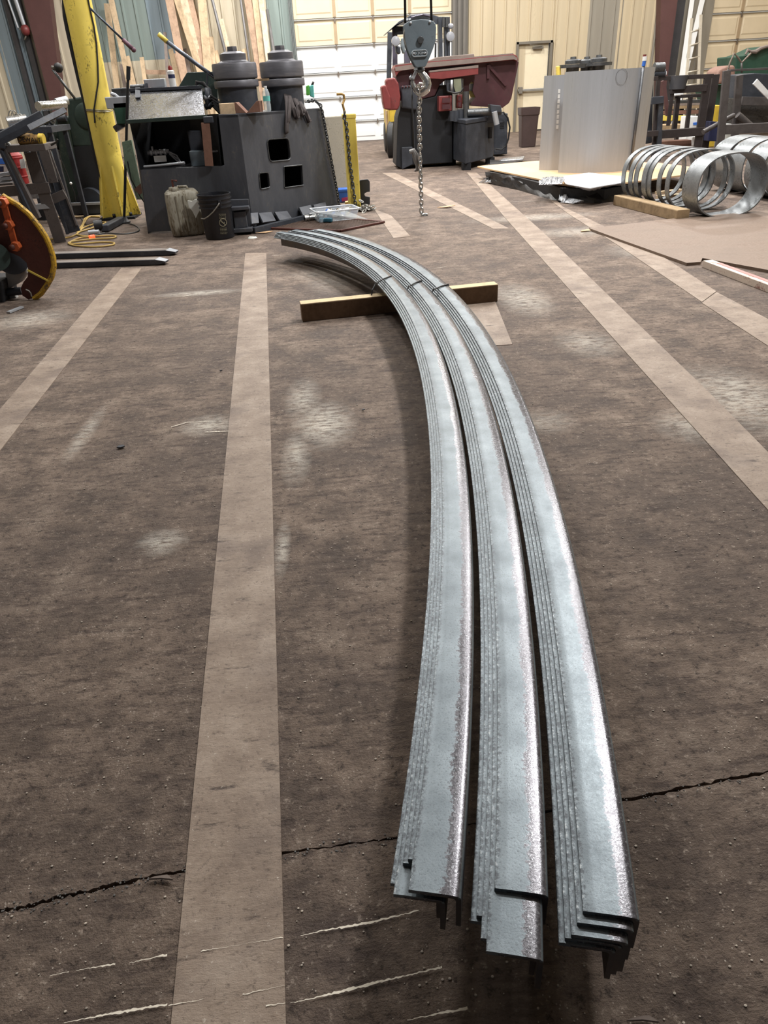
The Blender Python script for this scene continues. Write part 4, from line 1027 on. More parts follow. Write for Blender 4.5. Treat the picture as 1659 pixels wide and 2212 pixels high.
c = hp(797, 1060, .1); w_ = .5*(hp(945, 1040).x-hp(645, 1060).x); h_ = .5*(hp(797, 1000).z-hp(797, 1120).z)
R = Matrix.Rotation(0.0, 3, 'Y')
def stad(w_, h_, n=8):
    o = []
    for k in range(n+1): t = -PI/2+PI*k/n; o.append((w_-h_+h_*math.cos(t), h_*math.sin(t)))
    for k in range(n+1): t = PI/2+PI*k/n; o.append((-w_+h_+h_*math.cos(t), h_*math.sin(t)))
    return o
bdg = MB().prism([c+V((x, 0, z)) for x, z in stad(w_, h_)], (0, .01, 0)).build('capacity_badge', m_grey, hook)
MB().tube([c+V((x, -.002, z)) for x, z in stad(w_, h_)], .006, 6, closed=True).build('badge_rim', M('pale_grey_rim', (170, 180, 186), .4, .3), bdg)
vs, fs = text_mesh('5-TON', h_*1.25, .003)
MB().add([c+V((v.x*1.05, -.005-v.z, v.y)) for v in vs], fs).build('badge_lettering', M('light_lettering', (186, 194, 198), .5), bdg, auto=False)
for s_ in (-1, 1): MB().cyl(c+V((s_*(w_-h_*.7), -.008, 0)), c+V((s_*(w_-h_*.7), 0, 0)), .01, n=10).build('badge_rivet', m_galv, bdg)
for (xa, xb) in ((512, 505), (1035, 1022)):
    a = hp(xa, 460); t_ = hp(xb, 0); t_ = a+(t_-a)*((6.8-a.z)/(t_.z-a.z)); MB().cyl(a, t_, .013, n=8).build('wire_rope', m_rubber, hook)
b = MB()                                                           # hook shank, bowl and point
hk_ = [(790, 1340, 50), (800, 1400, 45), (830, 1450, 48), (890, 1520, 56), (935, 1600, 66), (945, 1680, 74), (920, 1765, 78), (860, 1825, 70), (800, 1840, 60), (740, 1800, 52), (690, 1730, 42), (665, 1660, 32), (655, 1600, 24), (640, 1560, 20), (600, 1540, 14)]
pf = []; rf = []
for i in range(len(hk_)-1):
    for k in range(4):
        t = k/4; p = [hk_[i][j]*(1-t)+hk_[i+1][j]*t for j in range(3)]; pf.append(hp(p[0], p[1])); rf.append(p[2]*.1085*HY*1.06/FPX)
pf.append(hp(600, 1540)); rf.append(.008)
b.tube(pf, rf, 16).build('hook', m_chrome, hook)
MB().lathe(hp(790, 1345), [(0, .0), (.05, 0), (.06, -.02), (.035, -.045), (0, -.05)], n=20).build('swivel_nut', m_ringdark, hook)
MB().bar(hp(740, 1395, .03), hp(660, 1570, .03), .03, .014, (0, 1, 0)).build('safety_latch', m_galv, hook, bevel=.004)
ct = [(800, 1840), (850, 1790)]
pts = [hp(745, 1740, .05), hp(770, 1700, .075), hp(800, 1690, .085), hp(840, 1710, .075), hp(855, 1760, .06)]
mid = [hp(800, 1760, .06)]
fall = [hp(800, 1830, .05), at(905, 250, HY-.05), at(907, 330, HY-.05), at(909, 400, HY-.04), ce+V((0, -.02, .05)), ce+V((0, -.03, .012)), ce+V((.06, -.02, .012))]
hc = thing('lifting_chain', 'long bright lifting chain hanging from the hook down to the floor', 'chain', ce)
chain(hc, pts+[hp(800, 1790, .06)]+fall, .062, m_chrome)
# ================================================================== BAND SAW
sa = fl(860, 366); SY = sa.y
sp = lambda x, y, d=0: at(*z3(x, y), SY-d)
saw = thing('band_saw', 'large red and black horizontal band saw behind the hanging hook', 'saw', at(960, 366, SY))
q = [sp(*p) for p in [(325, 800), (440, 832), (520, 805), (605, 785), (645, 695), (705, 690), (745, 760), (745, 1325), (420, 1345), (335, 1385), (285, 1350), (298, 960), (320, 880)]]
for p in q:
    p.z = max(p.z, .0)
MB().prism(q, (0, .7, 0)).build('saw_base', m_dark, saw, bevel=.01)
MB().prism([sp(330, 1200, .06), sp(420, 1195, .06), sp(420, 1340, .06), sp(335, 1380, .06)], (0, .1, 0)).build('base_foot', m_black, saw, bevel=.01)
MB().prism([sp(x, y, .05) for x, y in [(400, 600), (415, 600), (440, 1230), (425, 1230)]], (0, .03, 0)).build('hydraulic_pipe', m_black, saw)
q = [sp(*p) for p in [(285, 620), (300, 585), (340, 565), (1255, 485), (1285, 505), (1225, 800), (1205, 840), (1150, 880), (890, 862), (892, 845), (930, 795), (905, 740), (918, 680), (900, 660), (880, 690), (880, 790), (860, 850), (830, 845), (835, 640), (690, 650), (640, 690), (600, 780), (520, 800), (440, 830), (310, 820)]]
MB().prism(q, (0, .45, 0)).build('saw_head', m_maroon, saw, bevel=.008)
q = [sp(*p, .12) for p in [(270, 560), (280, 530), (480, 505), (1240, 440), (1268, 452), (1282, 490), (1270, 500), (1250, 488), (340, 572), (305, 590), (285, 625)]]
MB().prism(q, (0, .6, 0)).build('head_rim', m_red, saw, bevel=.006)
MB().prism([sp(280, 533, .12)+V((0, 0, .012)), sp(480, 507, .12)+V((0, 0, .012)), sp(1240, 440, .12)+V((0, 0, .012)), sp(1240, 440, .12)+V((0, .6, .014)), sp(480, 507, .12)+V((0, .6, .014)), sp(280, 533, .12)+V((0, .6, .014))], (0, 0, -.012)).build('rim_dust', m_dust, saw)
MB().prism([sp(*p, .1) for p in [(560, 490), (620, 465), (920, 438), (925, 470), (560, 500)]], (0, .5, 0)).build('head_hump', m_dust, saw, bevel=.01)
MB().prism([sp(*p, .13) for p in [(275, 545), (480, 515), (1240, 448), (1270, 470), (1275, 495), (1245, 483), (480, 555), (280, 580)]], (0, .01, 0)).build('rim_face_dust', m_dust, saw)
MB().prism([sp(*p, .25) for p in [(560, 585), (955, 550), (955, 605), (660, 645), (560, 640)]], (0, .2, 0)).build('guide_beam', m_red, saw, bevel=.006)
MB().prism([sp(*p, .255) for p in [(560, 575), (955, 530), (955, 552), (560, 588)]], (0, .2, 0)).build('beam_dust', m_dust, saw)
MB().bar(sp(1035, 530, .03), sp(1180, 695, .03), .03, .04).build('head_rib', m_maroon, saw)
MB().bar(sp(1035, 530, .03), sp(1035, 640, .03), .03, .04).build('head_rib', m_maroon, saw)
q = [(200, 660), (215, 638), (275, 630), (305, 680), (322, 790), (315, 860), (300, 895), (225, 900), (190, 860), (175, 780), (205, 690)]
MB().prism([sp(*p, .3) for p in q], (0, .35, 0)).build('wheel_cover', m_red, saw, bevel=.03, seg=3)
q = [(165, 705), (200, 690), (240, 790), (245, 895), (190, 890), (178, 830)]
MB().prism([sp(*p, .4) for p in q], (0, .35, 0)).build('gear_cover', m_red, saw, bevel=.02, seg=3)
MB().prism([sp(*p, .1) for p in [(325, 700), (430, 690), (470, 800), (455, 900), (330, 880)]], (0, .3, 0)).build('drive_motor', m_black, saw, bevel=.03, seg=3)
for k in range(4): MB().cyl(sp(340+k*25, 708-k*2, .12), sp(340+k*25, 708-k*2, .05), .018, n=8).build('motor_bolt', m_maroon, saw)
# vise blocks
for (x0, y0, x1, y1) in ((630, 780, 735, 905), (780, 770, 822, 880)):
    b = MB().box((sp(x0, y0, .15)+sp(x1, y1, .15))/2+V((0, .05, 0)), (sp(x1, y0, .15).x-sp(x0, y0, .15).x, .2, sp(x0, y0, .15).z-sp(x0, y1, .15).z)); v_ = b.build('vise_jaw', m_red, saw, bevel=.01)
    for k in (0, 1):
        ya = y0+(y1-y0)*(.15+.42*k); yb_ = ya+(y1-y0)*.32; MB().prism([sp(*p, .26) for p in [(x0+(x1-x0)*.3, ya), (x1-8, ya-4), (x1-8, yb_-4), (x0+(x1-x0)*.3, yb_)]], (0, .02, 0)).build('jaw_pocket', m_maroon, v_)
MB().prism([sp(*p, .2) for p in [(690, 650), (825, 635), (830, 740), (770, 760), (700, 745)]], (0, .05, 0)).build('blade_guard', m_black, saw, bevel=.01)
MB().prism([sp(*p, .23) for p in [(755, 645), (815, 640), (820, 740), (770, 750), (755, 700)]], (0, .03, 0)).build('guard_window', M('dull_olive', (120, 124, 104), .5), saw)
MB().cyl(sp(738, 650, .26), sp(738, 740, .26), .02, n=10).build('guide_rod', m_galv, saw)
MB().tube([sp(705, 745, .3), sp(760, 760, .3), sp(810, 750, .3), sp(835, 715, .3)], .014, 6).build('coolant_hose', m_rubber, saw)
for (x, y0, y1, r) in ((855, 745, 1000, .05), (775, 900, 990, .06), (745, 905, 985, .05), (810, 890, 990, .05)): MB().cyl(sp(x, y0, .28), sp(x, y1, .28), r, n=12).build('vise_post', (m_ringdark if x == 855 else m_black), saw)
# tank box standing cornerwise
cA, cB, cC = fl(*z3(712, 1335)), fl(*z3(850, 1392)), fl(*z3(1075, 1330))
ztk = at(*z3(850, 1012), cB.y).z
cD = cA+cC-cB; lift = .1
b = MB().prism([p+V((0, 0, lift)) for p in (cA, cB, cC, cD)], (0, 0, ztk-lift)); b.build('coolant_tank', m_black, saw, bevel=.012)
ctr = (cA+cC)/2
MB().prism([ctr+(p-ctr)*1.03+V((0, 0, ztk)) for p in (cA, cB, cC, cD)], (0, 0, .06)).build('tank_rim', m_black, saw, bevel=.01)
for p in (cA, cB, cC, cD): MB().box(ctr+(p-ctr)*.86+V((0, 0, lift/2)), (.14, .14, lift)).build('tank_foot', m_dark, saw)
u_ = (cC-cB).normalized(); nrm = V((u_.y, -u_.x, 0))
MB().bar(cB+u_*.95+nrm*.02+V((0, 0, ztk*.85)), cB+u_*.95+nrm*.02+V((0, 0, ztk*.6)), .05, .04, (0, 1, 0)).build('tank_latch', m_dark, saw)
# table, roller arm, control box
MB().cyl(sp(865, 920, .3), sp(1140, 905, .3), .06, n=16).build('outfeed_roller', m_ringdark, saw)
MB().prism([sp(*p, .2) for p in [(850, 940), (1120, 930), (1130, 1000), (850, 1010)]], (0, .5, 0)).build('saw_table', m_black, saw, bevel=.01)
MB().cyl(sp(1085, 910, .5), sp(1105, 1015, .5), .045, n=14).build('arm_handle', m_galv, saw)
MB().prism([sp(*p, .45) for p in [(1050, 850), (1140, 860), (1145, 915), (1060, 915)]], (0, .2, 0)).build('arm_bracket', m_black, saw, bevel=.01)
kb = fl(*z3(1190, 1270)); 
b_ = [at(*z3(*p), kb.y) for p in [(1080, 930), (1195, 922), (1190, 1272), (1080, 1280)]]
for p in b_[2:]: p.z = .03
MB().prism(b_, (0, .5, 0)).build('control_box', m_black, saw, bevel=.012)
for k in range(4): MB().bar(at(*z3(1130, 1000+k*14), kb.y-.006), at(*z3(1165, 997+k*14), kb.y-.006), .012, .012).build('vent_slot', m_dark, saw)
MB().tube([at(*z3(*p), kb.y-.1) for p in [(1120, 925), (1160, 915), (1195, 960), (1212, 1040), (1200, 1130), (1180, 1190), (1140, 1218), (1095, 1212)]], .016, 7).build('electric_cable', m_rubber, saw)
MB().tube([at(*z3(*p), kb.y-.55) for p in [(840, 720), (870, 690), (905, 670), (925, 690), (925, 740), (935, 800)]], .012, 6).build('coolant_hose', m_rubber, saw)
# pale boards lying under and beside the base
a, c = fl(*z3(370, 1362)), fl(*z3(720, 1332)); tag(MB().bar(a+V((0, .1, .03)), c+V((0, .1, .03)), .1, .06).build('skid_board', m_lum, None, org=a, bevel=.004), 'pale board lying under the front of the saw base', 'board')
# cord handle with grip, hanging beside the saw
a = at(*z3(405, 1235), HY)
pen = thing('pendant_hook', 'grey curved steel hook handle hanging by the saw on a thin cord', 'hook', a)
MB().tube([at(*z3(*p), HY) for p in [(395, 1238), (425, 1228), (440, 1260), (450, 1310), (462, 1350), (455, 1385), (435, 1392)]], [.022, .03, .034, .03, .024, .02, .01], 10).build('hook_body', M('grey_rubber', (120, 118, 116), .5, .2), pen)
MB().tube([at(*z3(430, 1228), HY), at(*z3(408, 640), HY)], .008, 6).build('hanging_cord', m_rubber, pen)
MB().ball(at(*z3(405, 633), HY), .02).build('cord_end', m_galv, pen)
# ================================================================== FORKLIFT BEHIND THE SAW
FY = 16.6
fk = lambda x, y, d=0: at(*r4(x, y), FY-d)
lift_ = thing('forklift', 'dark forklift with overhead guard parked behind the red band saw', 'forklift', V((fk(700, 1500).x, FY, 0)))
def post(a, c, w_, nm, mat=m_black, dd=0): MB().bar(fk(*a, dd), fk(*c, dd), w_, w_, (0, 1, 0)).build(nm, mat, lift_, bevel=.008)
post((205, 640), (175, 1900), .09, 'guard_post'); post((300, 560), (310, 1900), .1, 'guard_post', M('forklift_purple_grey', (96, 92, 112), .5, .2), -.5)
MB().prism([fk(*p) for p in [(150, 640), (390, 420), (520, 360), (620, 300), (860, 275), (1060, 290), (1180, 330), (1180, 400), (800, 400), (480, 430), (300, 520), (180, 640)]], (0, 1.1, 0)).build('overhead_guard', m_black, lift_, bevel=.02)
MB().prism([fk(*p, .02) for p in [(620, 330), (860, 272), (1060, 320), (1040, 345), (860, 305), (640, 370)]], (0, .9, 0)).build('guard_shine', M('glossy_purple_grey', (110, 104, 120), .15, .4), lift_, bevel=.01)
MB().prism([fk(*p, -.4) for p in [(290, 520), (480, 520), (480, 680), (290, 690)]], (0, .1, 0)).build('guard_crossbar', m_black, lift_)
for x0, x1 in ((1170, 1250), (1290, 1330), (1345, 1395)): MB().prism([fk(*p, .3) for p in [(x0, 335), (x1, 335), (x1+18, 1900), (x0+18, 1900)]], (0, .18, 0)).build('mast_rail', m_black, lift_, bevel=.006)
for x0 in (1265, 1325): MB().cyl(fk(x0+12, 350, .36), fk(x0+12, 540, .36), .03, n=12).build('mast_roller', m_ringdark, lift_)
MB().prism([fk(*p, .2) for p in [(1090, 330), (1400, 335), (1400, 480), (1090, 480)]], (0, .1, 0)).build('mast_crosshead', m_black, lift_)
for (x, y, r) in ((320, 820, .085), (1405, 730, .085)): 
    c_ = fk(x, y, .35); hl = MB().lathe(c_, [(0, -.05), (r*.8, -.05), (r, 0), (r*.9, .05), (0, .07)], axis=(0, -1, 0), n=24).build('head_lamp', m_lamp, lift_)
MB().ball(fk(1415, 520, .3), .06, 12, (1, .6, .8)).build('small_lamp', m_lamp, lift_)
MB().prism([fk(*p, .25) for p in [(315, 910), (410, 920), (425, 1060), (390, 1085), (330, 1050)]], (0, .2, 0)).build('lamp_bracket', m_black, lift_, bevel=.02)
MB().prism([fk(*p, .2) for p in [(440, 760), (500, 740), (510, 1060), (470, 1070), (430, 940)]], (0, .2, 0)).build('tilt_bracket', M('grey_bracket', (110, 120, 126), .5, .2), lift_, bevel=.02)
post((545, 1000), (560, 1900), .12, 'steering_column', M('forklift_purple_grey2', (100, 98, 116), .5, .2), -.2)
MB().tube([fk(1115, 860, .3), fk(1110, 1150, .3), fk(1130, 1500, .3)], .018, 6).build('hydraulic_line', m_rubber, lift_)
bx = V((fk(700, 1500).x, FY+.4, 0))
MB().box(bx+V((0, 0, .62)), (1.15, 1.6, .8)).build('forklift_body', m_yellow2, lift_, bevel=.05)
for sx in (-.5, .5):
    for sy in (-.5, .6):
        cw = bx+V((sx, sy, .3)); MB().lathe(cw, [(0, -.1), (.18, -.1), (.28, -.09), (.3, -.05), (.3, .05), (.28, .09), (.18, .1), (0, .1)], axis=(1, 0, 0), n=28).build('wheel', m_rubber, lift_)
# pale crate and dark tyre seen left of the saw base
p = fl(*z3(235, 1280)); 
q = [at(*z3(*c_), p.y+.3) for c_ in [(205, 905), (270, 900), (275, 1060), (215, 1080)]]
tag(MB().prism(q, (0, .3, 0)).build('pale_crate', m_lum, None, org=q[-1]), 'pale wooden crate edge standing left of the saw base', 'crate')
ty = thing('loose_tyre', 'black tyre leaning against the left side of the saw', 'tyre', V((at(*z3(255, 1180), p.y-.05).x, p.y-.05, 0)))
MB().lathe(at(*z3(268, 1150), p.y+.05), [(.2, -.08), (.34, -.09), (.4, -.05), (.4, .05), (.34, .09), (.2, .08), (.2, -.08)], axis=(.95, -.3, 0), n=32).build('tyre', m_rubber, ty)
MB().tube([at(*z3(*c_), p.y-.1) for c_ in [(215, 1060), (215, 1150), (235, 1270), (260, 1240), (285, 1130), (300, 1000)]], .02, 7).build('hose', m_rubber, ty)
# bin by the door
bn = fl(1150, 318)
bin_ = thing('waste_bin', 'tall brown plastic waste bin standing beside the personnel door', 'bin', bn)
q = [at(*z3(*c_), bn.y) for c_ in [(1312, 880), (1460, 872), (1440, 1200), (1325, 1212)]]
wt = (q[1].x-q[0].x)/2; cxb = (q[0].x+q[1].x)/2; hb_ = q[0].z
rings = [[V((cxb, bn.y+wt, 0))+V((p.x, p.y, h)) for p in rect_ring(2*wt*s_, 2*wt*s_, 0, .05)] for h, s_ in ((.01, .8), (hb_*.8, .95), (hb_*.82, 1.02), (hb_*.98, 1.06), (hb_, 1.06), (hb_, .98), (hb_*.5, .86))]
loft(rings, cap=False).build('bin_shell', m_brown2, bin_)
MB().add(rings[0], [list(range(len(rings[0])))]).build('bin_bottom', m_brown2, bin_)
p = fl(*z3(1215, 1322)); tag(MB().prism([p+V(c_) for c_ in ((-.25, -.1, .02), (.2, -.14, .03), (.28, .1, .05), (-.1, .14, .03))], (0, 0, .03)).build('crumpled_plastic', m_foil, None, org=p, bevel=.01), 'crumpled clear plastic scrap on the floor between saw and sheets', 'scrap')
p = fl(962, 449); tag(MB().prism([p+V(c_) for c_ in ((-.1, -.02, .01), (.02, -.05, .012), (.12, .0, .02), (.02, .04, .012))], (0, 0, .006)).build('cardboard_scrap', m_ply, None, org=p), 'small tan cardboard scrap on the floor right of the lifting chain', 'scrap')
# ================================================================== LUMBER LEANING ON THE BACK WALL
BOARDS = [('tan', (231, 8), (253, 190), 10, 1, 'left of the yellow lever, short top showing'), ('tan', (244, 0), (281, 182), 9, 0, 'crossing behind the slanted purple lever'), ('grey', (262, 140), (270, 188), 7, 1, 'short and grey right of the yellow post'),
          ('tan', (275, 122), (290, 185), 7, 1, 'short, behind the pole stand'), ('tan', (306, 124), (313, 184), 7, 1, 'short upright of the little frame'), ('pink', (368, 0), (396, 150), 13, 0, 'wide, above the spray can'), ('grey', (356, 70), (362, 60+105), 5, 1, 'thin grey, left of the spray can'),
          ('tan', (386, 0), (420, 110), 9, 0, 'narrow, right of the wide pinkish board'), ('white', (400, 0), (436, 150), 12, 0, 'white, broad and steep'), ('pink', (411, 0), (446, 150), 12, 0, 'steep, left of the white pair'), ('tan', (438, 0), (451, 156), 14, 0, 'nearly upright, left of the left roll'),
          ('grey', (398, 106), (406, 152), 8, 1, 'short grey, beside the slanted strut'), ('pink', (378, 116), (388, 172), 9, 1, 'short, just right of the spray can'), ('tan', (368, 106), (382, 170), 8, 1, 'short, touching the spray can'), ('lightgrey', (462, 0), (488, 110), 5, 0, 'dark thin pipe above the left roll'),
          ('white', (478, 42), (492, 102), 7, 1, 'short white, above the left roll nut'), ('pink', (536, 0), (567, 190), 12, 0, 'long, between the two rolls on the left'), ('tan', (552, 0), (573, 188), 10, 0, 'long, between the two rolls in the middle'), ('white', (565, 0), (581, 130), 9, 0, 'long, between the rolls on the right'),
          ('tan', (466, 110), (472, 145), 7, 1, 'short, left of the left roll cap'), ('tan', (527, 106), (533, 140), 7, 1, 'short, right of the left roll cap'), ('lightgrey', (522, 0), (538, 120), 4, 0, 'thin grey pipe between the rolls'), ('tan', (420, 20), (452, 150), 8, 1, 'slim, leaning behind the nearly upright board'), ('white', (300, 30), (322, 150), 0, 1, ''),
          ('tan', (455, 80), (462, 150), 9, 1, 'short, touching the left roll flange'), ('lightgrey', (577, 21), (589, 97), 5, 1, 'hook ended, by the right roll')]
mm = {'tan': m_lum, 'pink': m_lum2, 'white': m_lum3, 'grey': m_lumg, 'lightgrey': M('grey_pipe', (120, 118, 118), .5, .3)}
adj = {'tan': 'tan', 'pink': 'pinkish', 'white': 'pale', 'grey': 'weathered', 'lightgrey': 'metal'}
for i, (kind, p1, p2, wpx, top, where) in enumerate(BOARDS):
    if wpx == 0: continue
    A = at(*p1, YW-.12-.05*(i % 7)); B_ = at(*p2, YW-.45-.06*(i % 7)); d = B_-A
    bot = A+d*((0-A.z)/d.z); 
    if bot.y < YW-1.6: bot.y = YW-1.6+.05*(i % 5)
    t_ = A if top else A-d.normalized()*(1.6+.2*(i % 3))
    if t_.y > YW-.09: t_.y = YW-.09
    wd = wpx*(YW*1.02)/FPX
    is_pipe = kind == 'lightgrey'
    if is_pipe: o = MB().cyl(bot, t_, wd/2, n=10).build('leaning_pipe', mm[kind], None, org=bot)
    else: o = MB().bar(bot, t_, wd, .038, (0, 1, .3)).build('lumber_board', mm[kind], None, org=bot, bevel=.003)
    tag(o, '%s %s leaning on the back wall, %s' % (adj[kind], 'pipe' if is_pipe else 'lumber board', where), 'pipe' if is_pipe else 'board', 'lumber leaning on the back wall')
a, c = at(*z1(1230, 614), YW-.3), at(*z1(1435, 618), YW-.3); tag(MB().bar(a, c, .05, .1, (0, 0, 1)).build('lumber_board', m_lum2, None, org=a), 'pale crosspiece board lying level between short leaning boards', 'board')
# ================================================================== LEFT: GREEN MACHINE, STAND, DISC GUARD
GY = 10.6
gp = lambda x, y, d=0: at(*za(x, y), GY-d)
gm = thing('green_press', 'dark green ironworker press with lever behind the yellow post', 'machine', V((gp(1150, 1700).x, GY, 0)))
MB().prism([gp(*p) for p in [(995, 1480), (1240, 1440), (1330, 1450), (1410, 2190), (1090, 2190), (1020, 1850)]], (0, .5, 0)).build('press_housing', m_green, gm, bevel=.02)
MB().lathe(gp(1300, 1730, .0), [(0, .03), (.12, .03), (.15, .015), (.15, 0)], axis=(0, -1, 0), n=32).build('flywheel_cover', m_green, gm)
MB().prism([gp(*p, -.02) for p in [(1010, 2120), (1420, 2100), (1560, 3400), (1180, 3300)]], (0, .5, 0)).build('press_body', m_dark, gm, bevel=.02)
MB().cyl(gp(1380, 3000), gp(1380, 3000)+V((0, -.12, 0)), .17, n=28).build('motor_end', m_black, gm)
MB().prism([gp(*p, .02) for p in [(820, 1800), (850, 1745), (990, 1740), (1020, 1800), (1160, 2600), (1190, 3100), (1000, 3100), (900, 2400)]], (0, .35, 0)).build('hydraulic_column', m_green, gm, bevel=.05, seg=3)
MB().cyl(gp(850, 1775, .05), gp(990, 1760, .05), .04, n=12).build('column_cap', m_black, gm)
b0, b1 = gp(400, 2040, -.1), gp(860, 2000, -.1)
mo = MB().cyl(b0, b1, .17, n=28).build('electric_motor', m_green, gm)
for k in range(7): c = b0.lerp(b1, (k+.5)/7); MB().lathe(c, [(.17, -.008), (.195, -.008), (.195, .008), (.17, .008)], axis=(b1-b0), n=28).build('cooling_fin', m_black, mo)
MB().cyl(gp(1115, 1465), at(*z1(450, 595), GY), .016, n=10).build('lever_rod', m_ringdark, gm)
MB().ball(at(*z1(498, 578), GY-.02), .055, 16).build('lever_ball', m_rubber, gm)
MB().cyl(at(*z1(440, 575), GY), at(*z1(490, 578), GY), .02, n=8).build('lever_neck', m_wire, gm)
MB().tube([at(*zb(*p), GY-.2) for p in [(770, 460), (860, 540), (930, 700), (1000, 860), (1060, 1030), (1110, 1150), (1140, 1330), (1200, 1500), (1280, 1620)]], .008, 6).build('power_lead', m_rubber, gm)
MB().ball(at(*zb(1058, 1010), GY-.2), .018).build('lead_plug', m_white, gm)
base = [at(*zb(*p), GY-.3) for p in [(1050, 1320), (1500, 1305), (1500, 1460), (1060, 1480)]]
MB().prism(base, (0, .4, 0)).build('bed_frame', m_black, gm)
MB().bar(base[0]+V((0, -.01, 0)), base[1]+V((0, -.01, 0)), .03, .03).build('bed_edge', m_galv, gm)
for y in (1540, 1610, 1690):
    MB().bar(at(*zb(600, y+8), GY-.4), at(*zb(1500, y-22), GY-.4), .1, .05).build('base_plank', (m_timber if y != 1610 else m_black), gm)
MB().prism([gp(*p, .0) for p in [(960, 2200), (1600, 2150), (1600, 3860), (960, 3860)]], (0, .1, 0)).build('lower_casing', m_dark, gm)
# green side guard between post and machine
gg = thing('green_side_guard', 'pale green narrow sheet guard left of the bending machine', 'guard', fl(318, 500))
q = [at(*z8(*p), 9.3) for p in [(160, 1290), (300, 1260), (430, 1900), (500, 2150), (380, 2150), (200, 1600)]]
MB().prism(q, (0, .04, 0)).build('guard_sheet', M('pale_green_paint', (126, 148, 128), .5, .1, .2, 6, .1, (88, 100, 90), .2), gg)
MB().tube([at(*z8(*p), 9.25) for p in [(245, 1580), (300, 1850), (380, 2000), (430, 2100), (500, 2200)]], .008, 6).build('guard_cable', m_rubber, gg)
MB().prism([at(*z8(*p), 9.1) for p in [(340, 2000), (450, 1900), (490, 2020), (430, 2080)]], (0, .03, 0)).build('rusty_tab', m_reddark, gg)
c = at(*z8(100, 700), 9.6); vb = thing('valve_bank', 'grey hydraulic valve bank with hoses behind the yellow post', 'valve', c)
MB().box(at(*z8(140, 700), 9.6), (.3, .15, .12)).build('valve_block', m_galv, vb, bevel=.01)
MB().box(at(*z8(180, 860), 9.6), (.16, .15, .22)).build('green_block', m_green2, vb, bevel=.01)
MB().box(at(*z8(170, 590), 9.62), (.2, .12, .14)).build('dark_block', m_ringdark, vb, bevel=.01)
MB().tube([at(*z8(*p), 9.55) for p in [(0, 570), (60, 590), (110, 630), (150, 640)]], .02, 8).build('white_hose', m_galv, vb)
MB().tube([at(*z8(*p), 9.55) for p in [(40, 790), (110, 830), (140, 900), (130, 980)]], .02, 8).build('grey_hose', m_galv, vb)
MB().cyl(at(*z8(100, 1020), 9.6), at(*z8(150, 1100), 9.6), .07, n=14).build('filter_bowl', m_ringdark, vb)
# work stand (steel trestle with a vise tube frame)
f1, f2, f3 = fl(*zb(980, 1890)), fl(*zb(1170, 1725)), fl(*zb(1150, 1640))
TY = f1.y
tb_ = lambda x, y, d=0: at(*zb(x, y), TY-d)
ws = thing('steel_work_stand', 'grey steel trestle stand with crossing flat legs at the left', 'stand', f1)
def flat(a, c, w_, nm='leg', mat=None, dd=0, th=.02): MB().bar(tb_(*a, dd), tb_(*c, dd), w_, th, (0, 1, 0)).build(nm, mat or m_wsteel, ws, bevel=.002)
m_wsteel = M('plain_grey_steel', (104, 98, 96), .5, .4, .15, 6, .15, (80, 74, 70), .2)
flat((450, 545), (905, 1890), .125); flat((620, 510), (1010, 1770), .03, 'leg', m_black, -.25); flat((740, 520), (1145, 1640), .02, 'leg', m_wsteel, -.3); flat((580, 520), (1100, 1740), .16, 'leg', m_black, -.32)
flat((650, 510), (800, 1000), .1, 'gusset_strip', m_wsteel, -.2)
flat((0, 1140), (740, 1070), .1, 'lower_rail', m_wsteel, .01); flat((780, 1250), (975, 1165), .09, 'side_rail', m_wsteel, -.1)
MB().bar(tb_(30, 495, .15), tb_(760, 450, .15), .35, .06).build('bench_top', m_wsteel, ws, bevel=.004)
MB().bar(tb_(50, 490, .3), tb_(570, 1530, .25), .06, .06, (0, 1, 0)).build('leg', m_wsteel, ws, bevel=.004)
MB().bar(tb_(20, 520, .36), tb_(480, 1500, .3), .025, .06, (0, 1, 0)).build('leg_flange', m_black, ws)
MB().bar(tb_(-300, 480, .4), tb_(620, 20-40, .1), .07, .07).build('frame_arm', m_black, ws, bevel=.004)
MB().tube([tb_(40, 480, .35), tb_(40, 380, .35), tb_(420, 190, .3), tb_(960, 30-110, -.1)], .035, 4).build('frame_arm', m_black, ws)
MB().bar(tb_(0, 1020, -.1), tb_(240, 1000, -.1), .2, .02).build('lower_shelf', m_wsteel, ws)
for k in range(3): MB().bar(tb_(0, 880+60*k, -.2), tb_(200, 850+70*k, -.2), .15, .03).build('shelf_sheet', m_galv, ws)
MB().cyl(tb_(430, 1190, -.1), tb_(590, 1180, -.1), .035, n=12).build('lower_pipe', m_galv, ws)
MB().cyl(tb_(560, 1150, -.1), tb_(565, 1220, -.1), .04, n=12).build('pipe_collar', m_galv, ws)
MB().prism([tb_(*p, .02) for p in [(520, 1330), (660, 1320), (740, 1385), (570, 1400)]], (0, .1, 0)).build('lower_clamp', m_galv, ws)
MB().box(tb_(620, 1450, -.2), (.2, .2, .12)).build('lower_box', m_black, ws)
sbk = thing('scrap_bench', 'dark low bench carrying scrap tubes behind the work stand', 'bench', V((at(*za(450, 1900), GY-.8).x, GY-.75, 0)))
sz = min(at(*za(110, 1830), GY-.9).z-.06, at(*za(560, 1930), GY-.7).z)+.028
xa_, xb_ = at(*za(60, 1900), GY-.8).x, at(*za(880, 1900), GY-.8).x
MB().box(((xa_+xb_)/2, GY-.72, sz-.03), (xb_-xa_, .7, .06)).build('bench_top', m_black, sbk)
for sx in (xa_+.05, xb_-.05):
    for sy in (GY-1.0, GY-.45): MB().box((sx, sy, (sz-.06)/2), (.05, .05, sz-.06)).build('leg', m_black, sbk)
